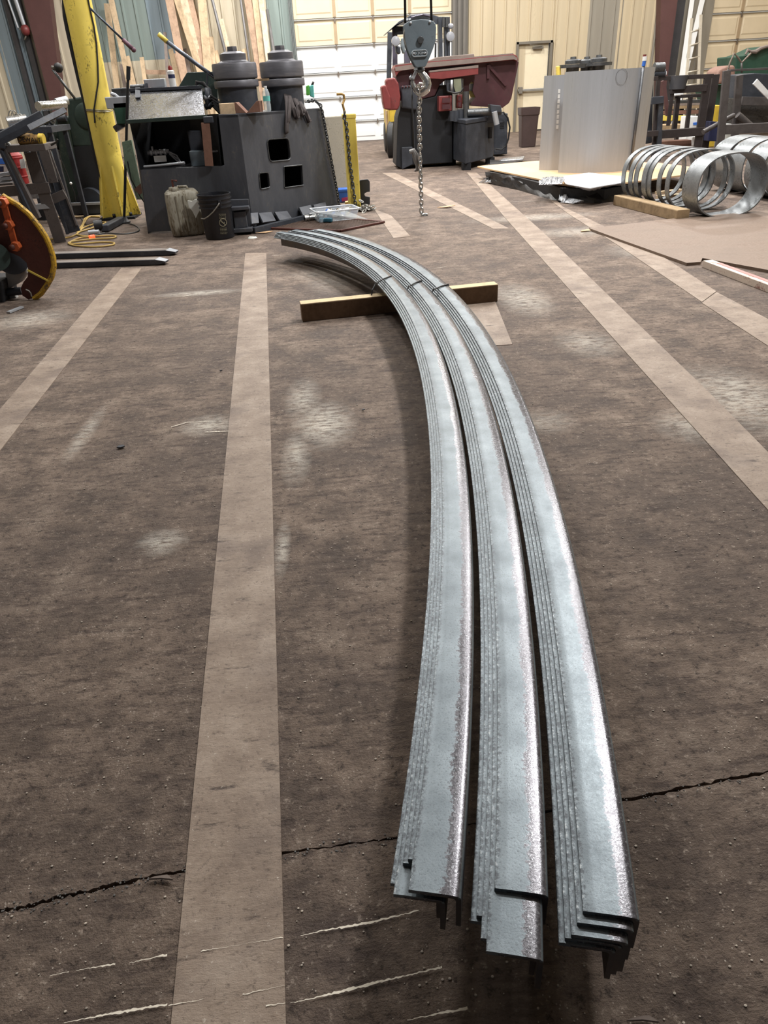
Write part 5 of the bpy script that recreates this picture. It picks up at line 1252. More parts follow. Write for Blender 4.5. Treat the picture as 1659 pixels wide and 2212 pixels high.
# things on the stand
def onstand(nm, lab, cat, fn): return None
a, c = tb_(280, 350, .25), tb_(660, 360, .25)
gd_ = thing('angle_grinder', 'dirty yellow hand grinder lying on the steel work stand', 'grinder', a)
MB().lathe(a, [(0, -.0), (.045, 0), (.055, .02), (.055, (c-a).length*.55), (.045, (c-a).length*.62), (.045, (c-a).length*.8), (0, (c-a).length*.8)], axis=(c-a), n=20).build('grinder_body', M('dirty_yellow', (170, 132, 72), .6, 0, .2, 20, .15, (100, 78, 50), .35), gd_)
MB().lathe(a, [(0, (c-a).length*.8), (.055, (c-a).length*.82), (.055, (c-a).length), (0, (c-a).length)], axis=(c-a), n=20).build('rear_cap', m_yellow2, gd_)
vs, fs = text_mesh('DEWALT', .055, .002); dx = (c-a).normalized()
MB().add([a+dx*(.12+v.x)+V((0, -.057-v.z, 0))+V((0, 0, v.y)) for v in vs], fs).build('body_lettering', m_rubber, gd_, auto=False)
MB().tube([tb_(760, 440, .2), tb_(850, 390, .2), tb_(860, 350, .2)], .01, 6).build('grinder_lead', m_rubber, gd_)
a = tb_(350, 430, .2); tag(MB().box(a, (.06, .05, .06)).build('orange_fitting', m_orange, None, org=a, bevel=.01), 'small orange fitting under the hand grinder on the stand', 'fitting')
a = tb_(120, 440, .25); tag(MB().ball(a, .03, 12).build('white_ball_knob', m_white, None, org=a), 'small white round knob at the stand corner', 'knob')
tag(MB().cyl(at(*za(570, 1590), GY-.9), at(*za(960, 1560), GY-.5), .05, n=16).build('steel_tube', m_chrome, None, org=at(*za(570, 1590), GY-.9)), 'bright steel tube bound with wire on the left scrap heap', 'tube', 'bright tubes left of the green press')
tag(MB().cyl(at(*za(840, 1540), GY-.5), at(*za(1000, 1500), GY-.4), .05, n=16).build('steel_tube', m_galv, None, org=at(*za(840, 1540), GY-.5)), 'short bright steel tube nearest the green press housing', 'tube', 'bright tubes left of the green press')
tag(MB().cyl(at(*za(110, 1830), GY-.9), at(*za(400, 1790), GY-.8), .06, n=16).build('steel_tube', m_chrome, None, org=at(*za(110, 1830), GY-.9)), 'bright steel tube lying low behind the bent black frame arms', 'tube', 'bright tubes left of the green press')
a, c = at(*za(430, 1820), GY-1.0), at(*za(800, 1790), GY-.9)
hx = []
for k in range(70): t = k/69; hx.append(a.lerp(c, t)+V((0, math.cos(t*26)*.03, math.sin(t*26)*.03)))
dr = thing('auger_drill_bit', 'grimy spiral auger drill bit lying across the frame arms', 'drill bit', a)
MB().tube(hx, .022, 6).build('flute', m_ringdark, dr); MB().cyl(a, c, .02, n=10).build('shank', m_ringdark, dr)
for k, (p, q_) in enumerate([((560, 1880), (640, 1930)), ((660, 1860), (700, 1930)), ((690, 1900), (800, 1840)), ((740, 1870), (830, 1880))]):
    a = at(*za(*p), GY-.7); c = at(*za(*q_), GY-.7); tag(MB().bar(a, c, .06, .02).build('bright_offcut', m_galv, None, org=a), 'short bright flat steel offcut on the scrap behind the stand, %s from the left' % ['first', 'second', 'third', 'fourth'][k], 'offcut', 'bright offcuts behind the stand')
w0 = at(*za(200, 1800), GY-.8); hx = []
for k in range(60): t = k*.45; hx.append(at(*za(130+30*math.cos(t)+k*3.2, 1740+90*math.sin(t)*(1 if k < 30 else .4)), GY-.8))
tag(MB().tube(hx, .006, 5).build('wire_coil', m_wire, None, org=w0), 'loose tangle of thin wire above the left frame arm', 'wire')
p0 = V((tb_(280, 900, -.35).x, TY+.35, 0)); ex = thing('red_cylinder', 'dark red cylinder with white label standing behind the work stand', 'cylinder', p0)
rr_ = .5*(tb_(430, 900, -.35).x-tb_(180, 900, -.35).x); h1 = tb_(280, 540, -.35).z; h0 = tb_(400, 1010, -.35).z
MB().lathe(V((p0.x, p0.y, h0)), [(0, 0), (rr_, 0), (rr_, (h1-h0)*.9), (rr_*.7, h1-h0), (0, h1-h0)], n=28).build('cylinder_body', m_redp, ex)
MB().prism([tb_(*p, -.35+rr_+.012) for p in [(290, 655), (360, 640), (385, 780), (310, 790)]], (0, .012, 0)).build('paper_label', m_whitelab, ex)
MB().cyl(V((p0.x, p0.y, 0)), V((p0.x, p0.y, h0)), rr_*.8, n=20).build('cylinder_stand', m_black, ex)
for k in range(3): MB().lathe(V((p0.x, p0.y, h0+(h1-h0)*(.2+.3*k))), [(rr_*1.02, 0), (rr_*1.06, .01), (rr_*1.02, .02)], n=28).build('band', m_redp, ex)
q = [tb_(*p, -.5) for p in [(-160, 560), (160, 550), (150, 840), (-160, 850)]]
bxx = thing('blue_white_box', 'white box with blue band on the lower shelf far left', 'box', q[3])
MB().prism(q, (0, .3, 0)).build('carton', m_whitelab, bxx, bevel=.005)
MB().prism([tb_(*p, -.494) for p in [(-160, 640), (85, 635), (85, 720), (-160, 725)]], (0, .01, 0)).build('blue_print_band', m_blue, bxx)
MB().prism([tb_(*p, -.494) for p in [(-160, 760), (50, 755), (50, 835), (-160, 840)]], (0, .01, 0)).build('dark_print_band', m_navy, bxx)
# ---- extension cord and plug
def cord(nm, lab, pts, mat, r, cat='cord', fn=z6):
    p = [fl(*fn(*q), z=r+.002) for q in pts]
    fine = []
    for i in range(len(p)-1):
        p0_, p1_, p2_, p3_ = p[max(i-1, 0)], p[i], p[i+1], p[min(i+2, len(p)-1)]
        for k in range(6):
            t = k/6; fine.append(.5*((2*p1_)+(p2_-p0_)*t+(2*p0_-5*p1_+4*p2_-p3_)*t*t+(-p0_+3*p1_-3*p2_+p3_)*t**3))
    fine.append(p[-1])
    return tag(MB().tube(fine, r, 7).build(nm, mat, None, org=fine[0]), lab, cat)
cord('extension_cord', 'yellow extension cord coiled on the floor before the yellow post', [(430, 540), (560, 528), (650, 500), (720, 440), (860, 395), (900, 400), (800, 440), (700, 470), (660, 480), (700, 420), (730, 360), (800, 345), (850, 350), (760, 350), (720, 400), (690, 460), (660, 500), (760, 515), (970, 510), (960, 530), (780, 540), (620, 560), (585, 575), (640, 595), (800, 605), (950, 590), (968, 570), (860, 565), (640, 580), (600, 565), (680, 530), (770, 522)], m_cordy, .009)
cord('grey_power_lead', 'grey power lead looping on the floor beside the pole stand foot', [(800, 510), (900, 487), (1050, 495), (1170, 475), (1180, 440), (1110, 408), (1000, 405), (900, 430), (800, 440), (720, 400), (690, 350)], m_ringdark, .007)
p = fl(*z6(830, 500)); pg = thing('cord_connector', 'grey cord connector with glowing red end on the floor', 'connector', p)
MB().cyl(p+V((.03, 0, .025)), p+V((-.09, 0, .025)), .026, n=12).build('connector_body', m_galv, pg)
MB().cyl(fl(*z6(805, 517), z=.024), fl(*z6(765, 524), z=.024), .022, n=12).build('glowing_end', m_glow, pg)
p = fl(*z6(840, 480)); p.z = .05; tag(MB().cyl(p+V((-.03, 0, .02)), p+V((.06, .02, .02)), .06, n=16).build('black_hub', m_rubber, None, org=p), 'short black rubber hub on the floor beside the stand foot', 'hub')
# ---- disc guard in the left foreground
DY = fl(40, 660).y+.15
dp = lambda x, y, d=0: at(*z6(x, y), DY-d)
dg_ = thing('rust_disc_guard', 'large rust brown disc guard with yellow rim at the left edge', 'guard', fl(30, 655))
rim = [(-160, 150), (-60, 150), (20, 170), (60, 195), (150, 245), (250, 330), (330, 430), (390, 520), (430, 610), (455, 700), (460, 770), (440, 860), (400, 930), (350, 1000), (290, 1045), (240, 1055), (190, 1020), (175, 960), (200, 905), (235, 860), (240, 800), (225, 740), (170, 690), (60, 640), (-160, 620)]
MB().prism([dp(*p) for p in rim], (0, .03, 0)).build('disc_plate', m_rust, dg_, bevel=.002)
ro = rim[2:15]; MB().tube([dp(*p, -.015) for p in ro], .022, 8).build('yellow_rim', M('worn_yellow_rim', (206, 164, 48), .55, .05, .15, 14, .15, (110, 90, 60), .4), dg_)
MB().bar(dp(15, 175, .015), dp(135, 610, .015), .045, .02, (0, 1, 0)).build('orange_strip', m_orange, dg_, bevel=.004)
for p in ((35, 225), (85, 415), (145, 595)):
    c = dp(*p, .02); MB().cyl(c+V((0, .01, 0)), c+V((0, -.05, 0)), .036, n=6).build('bolt_nut', m_orange, dg_, bevel=.004)
    MB().cyl(c+V((-.015, .0, 0)), c+V((-.015, -.075, 0)), .02, n=10).build('bolt_end', m_rust, dg_)
MB().bar(dp(235, 805, .004), dp(420, 900, .004), .012, .008, (0, 1, 0)).build('weld_seam', m_yellow, dg_)
MB().tube([dp(*p, .008) for p in [(220, 970), (245, 980), (262, 1000), (270, 1030)]], .006, 6).build('scratch_mark', m_wire, dg_)
MB().cyl(dp(-40, 690, .0), dp(-40, 690, .1), .1, n=36).build('hub_drum', m_green, dg_)
MB().cyl(dp(100, 700, -.05), dp(100, 700, -.2), .12, n=28).build('inner_hub', m_black, dg_)
MB().cyl(dp(0, 1000, -.08), dp(190, 980, -.08), .03, n=14).build('axle_bar', m_black, dg_)
MB().prism([dp(*p, -.1) for p in [(40, 760), (170, 700), (225, 760), (230, 830), (190, 900), (90, 960), (180, 1110), (60, 1160)]], (0, .06, 0)).build('grey_bracket', M('pale_grey_casting', (150, 150, 148), .6, .1, .15, 5), dg_, bevel=.01)
MB().prism([dp(*p, .02) for p in [(-160, 900), (10, 900), (40, 1140), (-160, 1200)]], (0, .3, 0)).build('machine_base', m_dark, dg_, bevel=.01)
a = fl(*z6(130, 1145)); tag(MB().bar(fl(*z6(70, 1165), z=.01), fl(*z6(188, 1118), z=.01), .03, .012).build('steel_sliver', m_galv, None, org=a), 'thin bright steel sliver on the floor under the disc guard', 'sliver')
# ---- two bevelled steel bars
for k, (a, c, lab) in enumerate([((-240, 735), (1500, 680), 'dark steel fork bar with slanted bright tip, the farther of the pair'), ((-240, 815), (1415, 762), 'dark steel fork bar with slanted bright tip, the nearer of the pair')]):
    A, B_ = fl(*z6(*a)), fl(*z6(*c)); d = (B_-A).normalized(); s_ = V((-d.y, d.x, 0)); wd = .11; hh = .05
    b = MB()
    prof = lambda p, z0, z1, ww: [p-s_*0+V((0, 0, z0)), p+s_*ww+V((0, 0, z0)), p+s_*ww+V((0, 0, z1)), p+V((0, 0, z1))]
    L = [prof(A, .004, hh, wd), prof(B_-d*.09, .004, hh, wd), prof(B_, .018, hh-.018, wd*.8)]
    vs = sum(L, []); b.add(vs, [(i*4+j, i*4+(j+1) % 4, i*4+4+(j+1) % 4, i*4+4+j) for i in range(2) for j in range(4)]+[(3, 2, 1, 0), (8, 9, 10, 11)])
    root = thing('steel_fork_bar', lab, 'bar', A, 'steel fork bars on the floor')
    b.build('bar_body', m_black, root, bevel=.003)
    MB().bar(A+s_*wd/2+V((0, 0, hh+.001)), B_-d*.09+s_*wd/2+V((0, 0, hh+.001)), wd*.92, .002).build('lit_top', M('lit_bar_top', (136, 128, 122), .45, .4, .15, 8), root)  # paler strip on the black bar: light from above put into the colour
    MB().prism([B_-d*.09+V((0, 0, hh+.002)), B_-d*.09+s_*wd+V((0, 0, hh+.002)), B_+s_*wd*.8+V((0, 0, hh-.016)), B_+V((0, 0, hh-.016))], (0, 0, -.003)).build('bright_tip', m_galv, root)
# red valve on pipes, high at the left wall
p = at(55, 65, YW-.3); sv = thing('red_pipe_valve', 'red valve on grey pipes high beside the left brown column', 'valve', p)
MB().ball(p, .11, 16, (1, 1, 1.1)).build('valve_body', m_red, sv)
MB().tube([p+V((.0, 0, .05)), p+V((-.05, 0, .6)), p+V((-.1, 0, 1.4)), p+V((-.1, 0, 3.0))], .05, 10).build('riser_pipe', m_galv, sv)
MB().tube([p+V((-.16, 0, .05)), p+V((-.22, 0, .6)), p+V((-.3, 0, 1.4)), p+V((-.3, 0, 3.0))], .025, 8).build('thin_pipe', m_galv, sv)
MB().tube([p+V((0, 0, -.08)), p+V((-.08, 0, -.2))], .02, 8).build('drain_stub', m_wire, sv)
MB().bar(p+V((-.14, 0, .03)), p+V((.0, 0, .0)), .04, .04).build('valve_arm', m_wire, sv)
# ================================================================== RIGHT: ROLLED SHEETS ON A PALLET
def shell(name, lab, x0, x1, yt, yb_, Y0, arcdeg, zb0):
    'curved sheet: silhouette edges at picture columns x0, x1; bulges towards the camera'
    a = math.radians(arcdeg)/2; r = .5
    for _ in range(6): Ye = Y0+r*(1-math.cos(a)); L_ = at(x0, yb_, Ye); R_ = at(x1, yb_, Ye); wd = R_.x-L_.x; r = wd/2/math.sin(a); cx = (L_.x+R_.x)/2; cy = Y0+r
    zt = at((x0+x1)/2, yt, Y0-.1).z
    vs = []; N = 40; b = MB()
    for k in range(N+1):
        t = -a+2*a*k/N
        for rr, z in ((r, zb0), (r, zt), (r-.006, zt), (r-.006, zb0)): vs.append(V((cx+rr*math.sin(t), cy-rr*math.cos(t), z)))
    fs = [(k*4+j, k*4+4+j, k*4+4+(j+1) % 4, k*4+(j+1) % 4) for k in range(N) for j in range(4)]+[(0, 1, 2, 3), (N*4+3, N*4+2, N*4+1, N*4)]
    b.add(vs, fs, True)
    root = thing(name, lab, 'sheet', V((cx, cy-r, zb0)), 'rolled sheet shells on the pallet'); b.build('shell_sheet', m_galv, root)
    return root, cx, cy, r, zt, a
ZP = .17
pf_ = fl(1285, 376, ZP); PY = pf_.y
sh1, cx1, cy1, r1_, zt1, a1 = shell('rolled_sheet_shell', 'large shiny rolled steel sheet shell standing front on the plywood pallet', 1205, 1386, 151, 377, PY+.02, 110, ZP+.01)
sh2, cx2, cy2, r2_, zt2, a2 = shell('rolled_sheet_shell', 'rolled steel sheet shell behind the large one, to its left', 1164, 1290, 161, 366, PY+.55, 100, ZP+.01)
def onshell(px, py, cx, cy, r):
    d = ray(px, py); ox, oy = -cx, -cy; A = d.x**2+d.y**2; B_ = 2*(ox*d.x+oy*d.y); Cc = ox*ox+oy*oy-r*r
    return EYE+d*((-B_-math.sqrt(max(0, B_*B_-4*A*Cc)))/(2*A))
b = MB()
for k in range(8): c_ = onshell(*r2(388-k*3.2, 555+k*63), cx2, cy2, r2_); b.box((c_.x, c_.y-.002, c_.z), (.028, .008, .045))
b.build('pale_tick_mark', m_whitelab, sh2)
c_ = onshell(*r2(1155, 375), cx1, cy1, r1_); yy = c_.y-.012
MB().tube([V((c_.x+.07*math.cos(2*PI*k/24), yy, c_.z+.085*math.sin(2*PI*k/24))) for k in range(24)], .002, 5, closed=True).build('marker_ring', m_ringdark, sh1)
rodb = onshell(1360, 377, cx1, cy1, r1_+.02); rodb.z = ZP+.01; rodt = V((rodb.x+.012, rodb.y, at(1388, 143, rodb.y).z))
rr0 = thing('dark_rod', 'thin dark rod standing against the right side of the front shell', 'rod', rodb)
MB().cyl(rodb, rodt, .018, n=10).build('rod', M('rod_grey', (92, 94, 98), .4, .5), rr0)
MB().cyl(rodt, rodt+V((.005, 0, .06)), .022, n=12).build('blue_tip', m_blue, rr0); MB().cyl(rodt+V((.005, 0, .055)), rodt+V((.004, 0, .1)), .026, n=12).build('white_tip', m_white, rr0); MB().cyl(rodt+V((0, 0, .09)), rodt+V((0, 0, .12)), .02, n=12).build('red_tip', m_red, rr0)
# plywood on wrapped pallet
pz = ZP
ed = [fl(*p, z=pz) for p in [z5(78, 350), z5(130, 362), z5(420, 420), z5(520, 445), z5(690, 465), z5(1210, 395), z5(1260, 355), z5(1050, 330), z5(400, 320)]]
pl_ = thing('plywood_pallet', 'light plywood sheet on a black wrapped pallet carrying the sheet shells', 'pallet', sum(ed, V())/len(ed))
MB().prism(ed, (0, 0, -.018)).build('plywood_sheet', m_ply, pl_)
lowr = [fl(*p) for p in [z5(140, 445), z5(300, 480), z5(520, 545), z5(760, 552), z5(1000, 505)]]
topr = [fl(*p, z=pz-.02) for p in [z5(120, 380), z5(300, 405), z5(520, 445), z5(700, 466), z5(1020, 425)]]
back = [p+V((.1, .7, 0)) for p in lowr]; backt = [p+V((.1, .6, 0)) for p in topr]
rings = []
b = MB(); n_ = len(lowr)
def fine_strip(A, B_, n, jit, seed):
    r_ = random.Random(seed); rows = []
    for k in range(n+1):
        t = k/n*(len(A)-1); i = min(int(t), len(A)-2); f = t-i
        pa, pb_ = A[i].lerp(A[i+1], f), B_[i].lerp(B_[i+1], f); col = []
        for m_ in range(6):
            g_ = m_/5; p = pa.lerp(pb_, g_)
            if 0 < m_ < 5: p = p+V((r_.uniform(-jit, jit), r_.uniform(-jit, jit)-jit, r_.uniform(-jit, jit)))
            col.append(p)
        rows.append(col)
    return rows
rows = fine_strip(topr, lowr, 40, .018, 4)
vs = sum(rows, []); fs = [(i*6+j, i*6+j+1, i*6+7+j, i*6+6+j) for i in range(40) for j in range(5)]
MB().add(vs, fs, True).build('black_wrapping', m_blackwrap, pl_)
MB().prism([(p+V((.03, .06, 0))) for p in lowr]+[(lowr[-1]+V((.1, 1.6, 0))), lowr[0]+V((.4, 1.9, 0))], (0, 0, pz-.03)).build('pallet_block', m_dark, pl_)
a, c = fl(*z5(615, 465), z=.12), fl(*z5(670, 470), z=.12); MB().bar(a, c, .08, .05).build('deck_board', m_lum, pl_)
# draped plastic
def sheet_blob(px_top, px_low, nm, lab, mat, seed, jit=.02, zt=None, cat='plastic wrap'):
    T_ = [fl(*p, z=zt or pz+.02) for p in px_top]; L_ = [fl(*p, z=z_) for p, z_ in px_low]
    rows = fine_strip(T_, L_, 30, jit, seed); vs = sum(rows, []); fs = [(i*6+j, i*6+j+1, i*6+7+j, i*6+6+j) for i in range(30) for j in range(5)]
    o = MB().add(vs, fs, True).build(nm, mat, None, org=L_[0]); sm = o.modifiers.new('t', 'SOLIDIFY'); sm.thickness = .006
    return tag(o, lab, cat)
sheet_blob([z5(545, 404), z5(690, 384), z5(800, 398), z5(880, 404)], [(z5(560, 446), pz+.035), (z5(690, 470), pz+.035), (z5(790, 452), pz+.035), (z5(880, 440), pz+.035)], 'white_plastic_wrap', 'white plastic wrap spread on the front of the plywood pallet', m_plast, 3, .011, pz+.05)
sheet_blob([z5(560, 446), z5(690, 470), z5(790, 452), z5(880, 440)], [(z5(585, 468), .09), (z5(690, 486), .12), (z5(790, 466), .13), (z5(880, 450), .14)], 'white_plastic_edge', 'white plastic edge drooping over the front of the plywood pallet', m_plast, 13, .008, pz+.035)
sheet_blob([z5(545, 420), z5(575, 425), z5(610, 440)], [(z5(520, 535), .02), (z5(550, 545), .015), (z5(580, 520), .02)], 'hanging_plastic_tail', 'white plastic tail hanging from the pallet to the floor', m_plast, 8, .012)
sheet_blob([z5(540, 520), z5(600, 525), z5(650, 535)], [(z5(530, 545), .01), (z5(600, 552), .01), (z5(650, 545), .01)], 'floor_plastic_scrap', 'thin white plastic end lying on the floor before the pallet', m_plast, 9, .01, .04)
sheet_blob([z5(430, 412), z5(480, 405), z5(545, 408)], [(z5(412, 450), pz+.03), (z5(470, 448), pz+.03), (z5(540, 446), pz+.03)], 'silver_wrap', 'crumpled silver wrap on the pallet edge left of the white plastic', m_foil, 5, .018, pz+.06)
sheet_blob([z5(170, 388), z5(200, 382), z5(240, 396)], [(z5(85, 440), .01), (z5(150, 440), .02), (z5(230, 425), .05)], 'silver_wrap', 'crumpled silver wrap at the left corner of the pallet', m_foil, 6, .02, pz-.04)
# ================================================================== THREE ROLL MACHINE BEHIND THE SHELLS
RY = 13.2
rp_ = lambda x, y: at(*r2(x, y), RY)
trm = thing('three_roll_bender', 'grey three roll bending machine whose caps show above the shells', 'machine', V((rp_(730, 300).x, RY, 0)))
for cx_, y0, wdt, disc, dY in ((565, 128, 78, 130, 0), (735, 128, 70, 95, .35), (885, 105, 80, 130, .1)):
    Yr = RY+dY; c0 = at(*r2(cx_, y0), Yr); k_ = .1748*Yr*1.08/FPX
    zz = lambda y: at(*r2(cx_, y), Yr).z
    MB().lathe(V((c0.x, Yr, 0)), [(0, zz(y0)), (28*k_, zz(y0)), (30*k_, zz(y0+28))], n=6).build('roll_nut', m_ringdark, trm)
    MB().lathe(V((c0.x, Yr, 0)), [(0, zz(y0+28)), (55*k_, zz(y0+30)), (wdt*k_, zz(y0+48)), (wdt*k_, zz(y0+90))], n=28).build('roll_cap', m_ringdark, trm)
    MB().lathe(V((c0.x, Yr, 0)), [(0, zz(y0+95)), (disc*k_, zz(y0+95)), (disc*k_, zz(y0+135)), (0, zz(y0+136))], n=32).build('roll_disc', m_ringdark, trm)
    MB().lathe(V((c0.x, Yr, 0)), [(wdt*.8*k_, zz(y0+135)), (wdt*.8*k_, .9)], n=20).build('roll_shaft', m_ringdark, trm)
MB().box((rp_(730, 300).x, RY+.2, .5), (1.0, .8, 1.0)).build('machine_body', m_black, trm, bevel=.03)
MB().prism([rp_(*p) for p in [(365, 245), (410, 245), (415, 400), (370, 400)]], (0, .1, 0)).build('yellow_guard', m_yellow, trm, bevel=.01)
# ================================================================== STEEL RINGS
RA, RB, RE = .374, .291, 2.4                                          # oval hoops: half width, half height, squareness
RPHI = -.115; ax = V((math.sin(RPHI), math.cos(RPHI), 0)); rsd = V((ax.y, -ax.x, 0))
def ring(c, wd, sc, mat, lab, th=.012, grp='thin steel rings in the front row', yaw=0.0):
    root = thing('steel_ring', lab, 'ring', V((c.x, c.y, 0)), grp)
    a_ = V((math.sin(RPHI+yaw), math.cos(RPHI+yaw), 0)); sd = V((a_.y, -a_.x, 0)); n = 72; vs = []
    def pt(t, k, inn):
        co_, si = math.cos(t), math.sin(t)
        u = (RA*sc-inn)*math.copysign(abs(co_)**(2/RE), co_); v_ = (RB*sc-inn)*math.copysign(abs(si)**(2/RE), si)
        return V((c.x, c.y, RB*sc))+sd*u+V((0, 0, v_))+a_*(k*wd)
    for i in range(n):
        t = 2*PI*i/n
        vs += [pt(t, 0, 0), pt(t, 1, 0), pt(t, 1, th), pt(t, 0, th)]
    fs = [(i*4+j, i*4+(j+1) % 4, ((i+1) % n)*4+(j+1) % 4, ((i+1) % n)*4+j) for i in range(n) for j in range(4)]
    MB().add(vs, fs, True).build('ring_band', mat, root)
    return root
rc0 = V((3.893, 7.262, 0)); rcl = V((3.625, 8.482, 0)); WF = .269
ring(rc0, WF, 1, m_steel, 'wide front steel ring lying on its side at the right edge')
rbk = rc0+ax*WF
ordw = ['first', 'second', 'third', 'fourth', 'fifth', 'sixth', 'last']
for k, (f_, w_) in enumerate(zip([.222, .345, .522, .615, .746, .856, 1.0], [.07, .075, .11, .085, .085, .08, .075])):
    ring(rbk.lerp(rcl, f_), w_, 1, m_steel, 'thin steel ring, %s behind the wide front ring in the front row' % ordw[k], .011, yaw=.03*((k*5) % 3-1))
for k in range(5):
    ring(V((5.12-.045*k, 7.5+.34*k, 0)), .3, 1, m_steel, 'wide steel ring in the rear right row, %s from the camera' % ['nearest', 'second', 'third', 'fourth', 'farthest'][k], .012, 'wide steel rings in the rear row')
t1, t2 = fl(*r3(20, 845)), fl(*r3(685, 1018)); hT = at(*r3(690, 905), t2.y).z
dT = (t2-t1).normalized(); sT = V((-dT.y, dT.x, 0)); 
if sT.x < 0: sT = -sT
wT = (fl(*r3(795, 1000))-t2).length
timber(t1+sT*wT/2, t2+sT*wT/2, hT, wT, 'timber_chock', 'weathered square timber chock lying before the steel rings', m_timber, m_timber)
for k, (a, c) in enumerate([((480, 720), (740, 690)), ((490, 745), (740, 720))]):
    p, q_ = fl(*r3(*a), z=.05), fl(*r3(*c), z=.05); tag(MB().bar(p-V((0, 0, .02*k)), q_-V((0, 0, .02*k)), .06, .03).build('pale_batten', m_lum, None, org=p), 'pale wooden batten on the floor inside the rings, %s of two' % ['upper', 'lower'][k], 'batten', 'battens inside the rings')
# floor plate and white stick
q = [fl(*p) for p in [z5(685, 700), z5(860, 765), z5(1215, 892), z5(1290, 886), z5(1300, 865), (1659, 590), (1900, 690), (2100, 470), (1659, 460), z5(1200, 640)]]
fp = thing('rusty_floor_plate', 'large thin rusty steel plate lying flat on the floor at right', 'plate', sum(q, V())/len(q))
MB().prism([V((p.x, p.y, .022)) for p in q], (0, 0, -.022)).build('plate', m_plate, fp)
a, c = fl(*z5(1298, 900)), fl(*z5(1659, 1040)); a.z = c.z = 0; c = c+(c-a)*.6
dS = (c-a).normalized(); hS = .05
ws_ = thing('painted_stick', 'long white stick with faded red paint beside the floor plate', 'stick', (a+c)/2)
sS = V((dS.y, -dS.x, 0)); sS = sS if sS.y > 0 else -sS
MB().bar(a+sS*.04+V((0, 0, hS/2)), c+sS*.04+V((0, 0, hS/2)), .075, hS).build('stick', m_white2, ws_, bevel=.003)
MB().bar(a+dS*.12+sS*.055+V((0, 0, hS+.001)), a+dS*.75+sS*.055+V((0, 0, hS+.001)), .035, .002).build('red_paint', M('faded_red_streak', (176, 130, 124), .6, 0, .2, 30), ws_)
p = fl(*z5(665, 706)); tag(MB().prism([p+V(c_) for c_ in ((-.05, -.02, .005), (.05, -.01, .005), (.04, .03, .012), (-.03, .02, .006))], (0, 0, .006)).build('cardboard_scrap', m_lum, None, org=p), 'small tan scrap at the corner of the floor plate', 'scrap')
# ================================================================== RACKS, CART, LADDER AT THE BACK RIGHT
KY = 12.7
kp = lambda x, y, d=0: at(*r1(x, y), KY-d)
m_rack = M('dark_rack_steel', (62, 56, 56), .5, .3, .2, 8)
rk = thing('steel_storage_rack', 'dark steel storage rack frame standing behind the rings', 'rack', V((kp(800, 1300).x, KY, 0)))
def rb2(root, a, c, w_, nm, mat=None, dd=0, th=None, ground=False):
    A, B_ = kp(*a, dd), kp(*c, dd)
    if ground: B_ = A+(B_-A)*((A.z)/(A.z-B_.z))
    MB().bar(A, B_, w_, th or w_, (0, 1, 0)).build(nm, mat or m_rack, root, bevel=.004)
rb2(rk, (885, 450), (755, 1330), .11, 'post', None, 0, .06, True); rb2(rk, (985, 420), (845, 1340), .12, 'post', None, -.3, .06, True)
rb2(rk, (250, 470), (195, 1330), .06, 'post', None, 0, .06, True); rb2(rk, (285, 740), (255, 1330), .07, 'post', m_black, .1, .06, True)
rb2(rk, (240, 475), (950, 440), .06, 'top_beam'); rb2(rk, (400, 625), (860, 590), .1, 'middle_beam'); rb2(rk, (290, 1190), (830, 1150), .12, 'lower_beam'); rb2(rk, (150, 760), (305, 745), .1, 'side_shelf', m_black, .1); rb2(rk, (100, 1185), (240, 1175), .08, 'side_shelf', None, .1)
rb2(rk, (430, 650), (375, 1080), .05, 'brace'); rb2(rk, (500, 710), (450, 1150), .07, 'brace', None, -.5); rb2(rk, (665, 700), (610, 1150), .06, 'brace', None, -.5); rb2(rk, (460, 705), (820, 690), .05, 'inner_beam', None, -.5); rb2(rk, (100, 480), (240, 470), .06, 'side_beam', None, .1)
rb2(rk, (310, 500), (370, 950), .06, 'brace', m_brown, -.9)
MB().cyl(kp(195, 340), kp(320, 335), .075, n=18).build('top_roller', m_ringdark, rk); MB().cyl(kp(190, 410), kp(330, 405), .06, n=18).build('top_roller', m_black, rk)
cB = kp(490, 610); bkt = thing('grey_pail', 'dark grey pail standing on the rack middle beam', 'pail', cB)
MB().lathe(cB, [(0, 0), (.12, 0), (.15, kp(490, 440).z-cB.z), (.14, kp(490, 440).z-cB.z), (.11, .02)], n=24).build('pail_shell', M('dark_grey_pail', (70, 72, 78), .5), bkt)
# long angle profiles and ladder leaning on the wall
for (p1, p2, wpx, lab) in (((1495, 0), (1473, 156), 8, 'white steel trim length leaning on the wall, the left of two'), ((1517, 0), (1481, 156), 9, 'white steel trim length leaning on the wall, the right of two')):
    A, B_ = at(*p1, YW-.3), at(*p2, YW-.7); d = B_-A; bot = A+d*(A.z/-d.z); tp_ = A-d.normalized()*1.6
    wd = wpx*YW/FPX; b = MB().bar(bot, tp_, wd, .01, (0, 1, 0)); b.bar(bot+V((wd/2, .03, 0)), tp_+V((wd/2, .03, 0)), .01, .06, (0, 1, 0))
    tag(b.build('white_trim_length', m_white, None, org=bot), lab, 'trim', 'white trims leaning on the wall')
ld = thing('aluminium_ladder', 'tall pale ladder leaning on the back wall at right', 'ladder', at(1496, 240, YW-.8))
def wl(p1, p2, Ya, Yb, ext=1.2):
    A, B_ = at(*p1, Ya), at(*p2, Yb); d = B_-A; return A-d.normalized()*ext, A+d*(A.z/-d.z)
la, lb_ = wl((1514, 32), (1509, 156), YW-.4, YW-.75, 0); ra_, rb3 = wl((1494, 40), (1483, 164), YW-.4, YW-.75, 0)
m_alu = M('pale_ladder', (214, 206, 190), .4, .3, .08, 8)
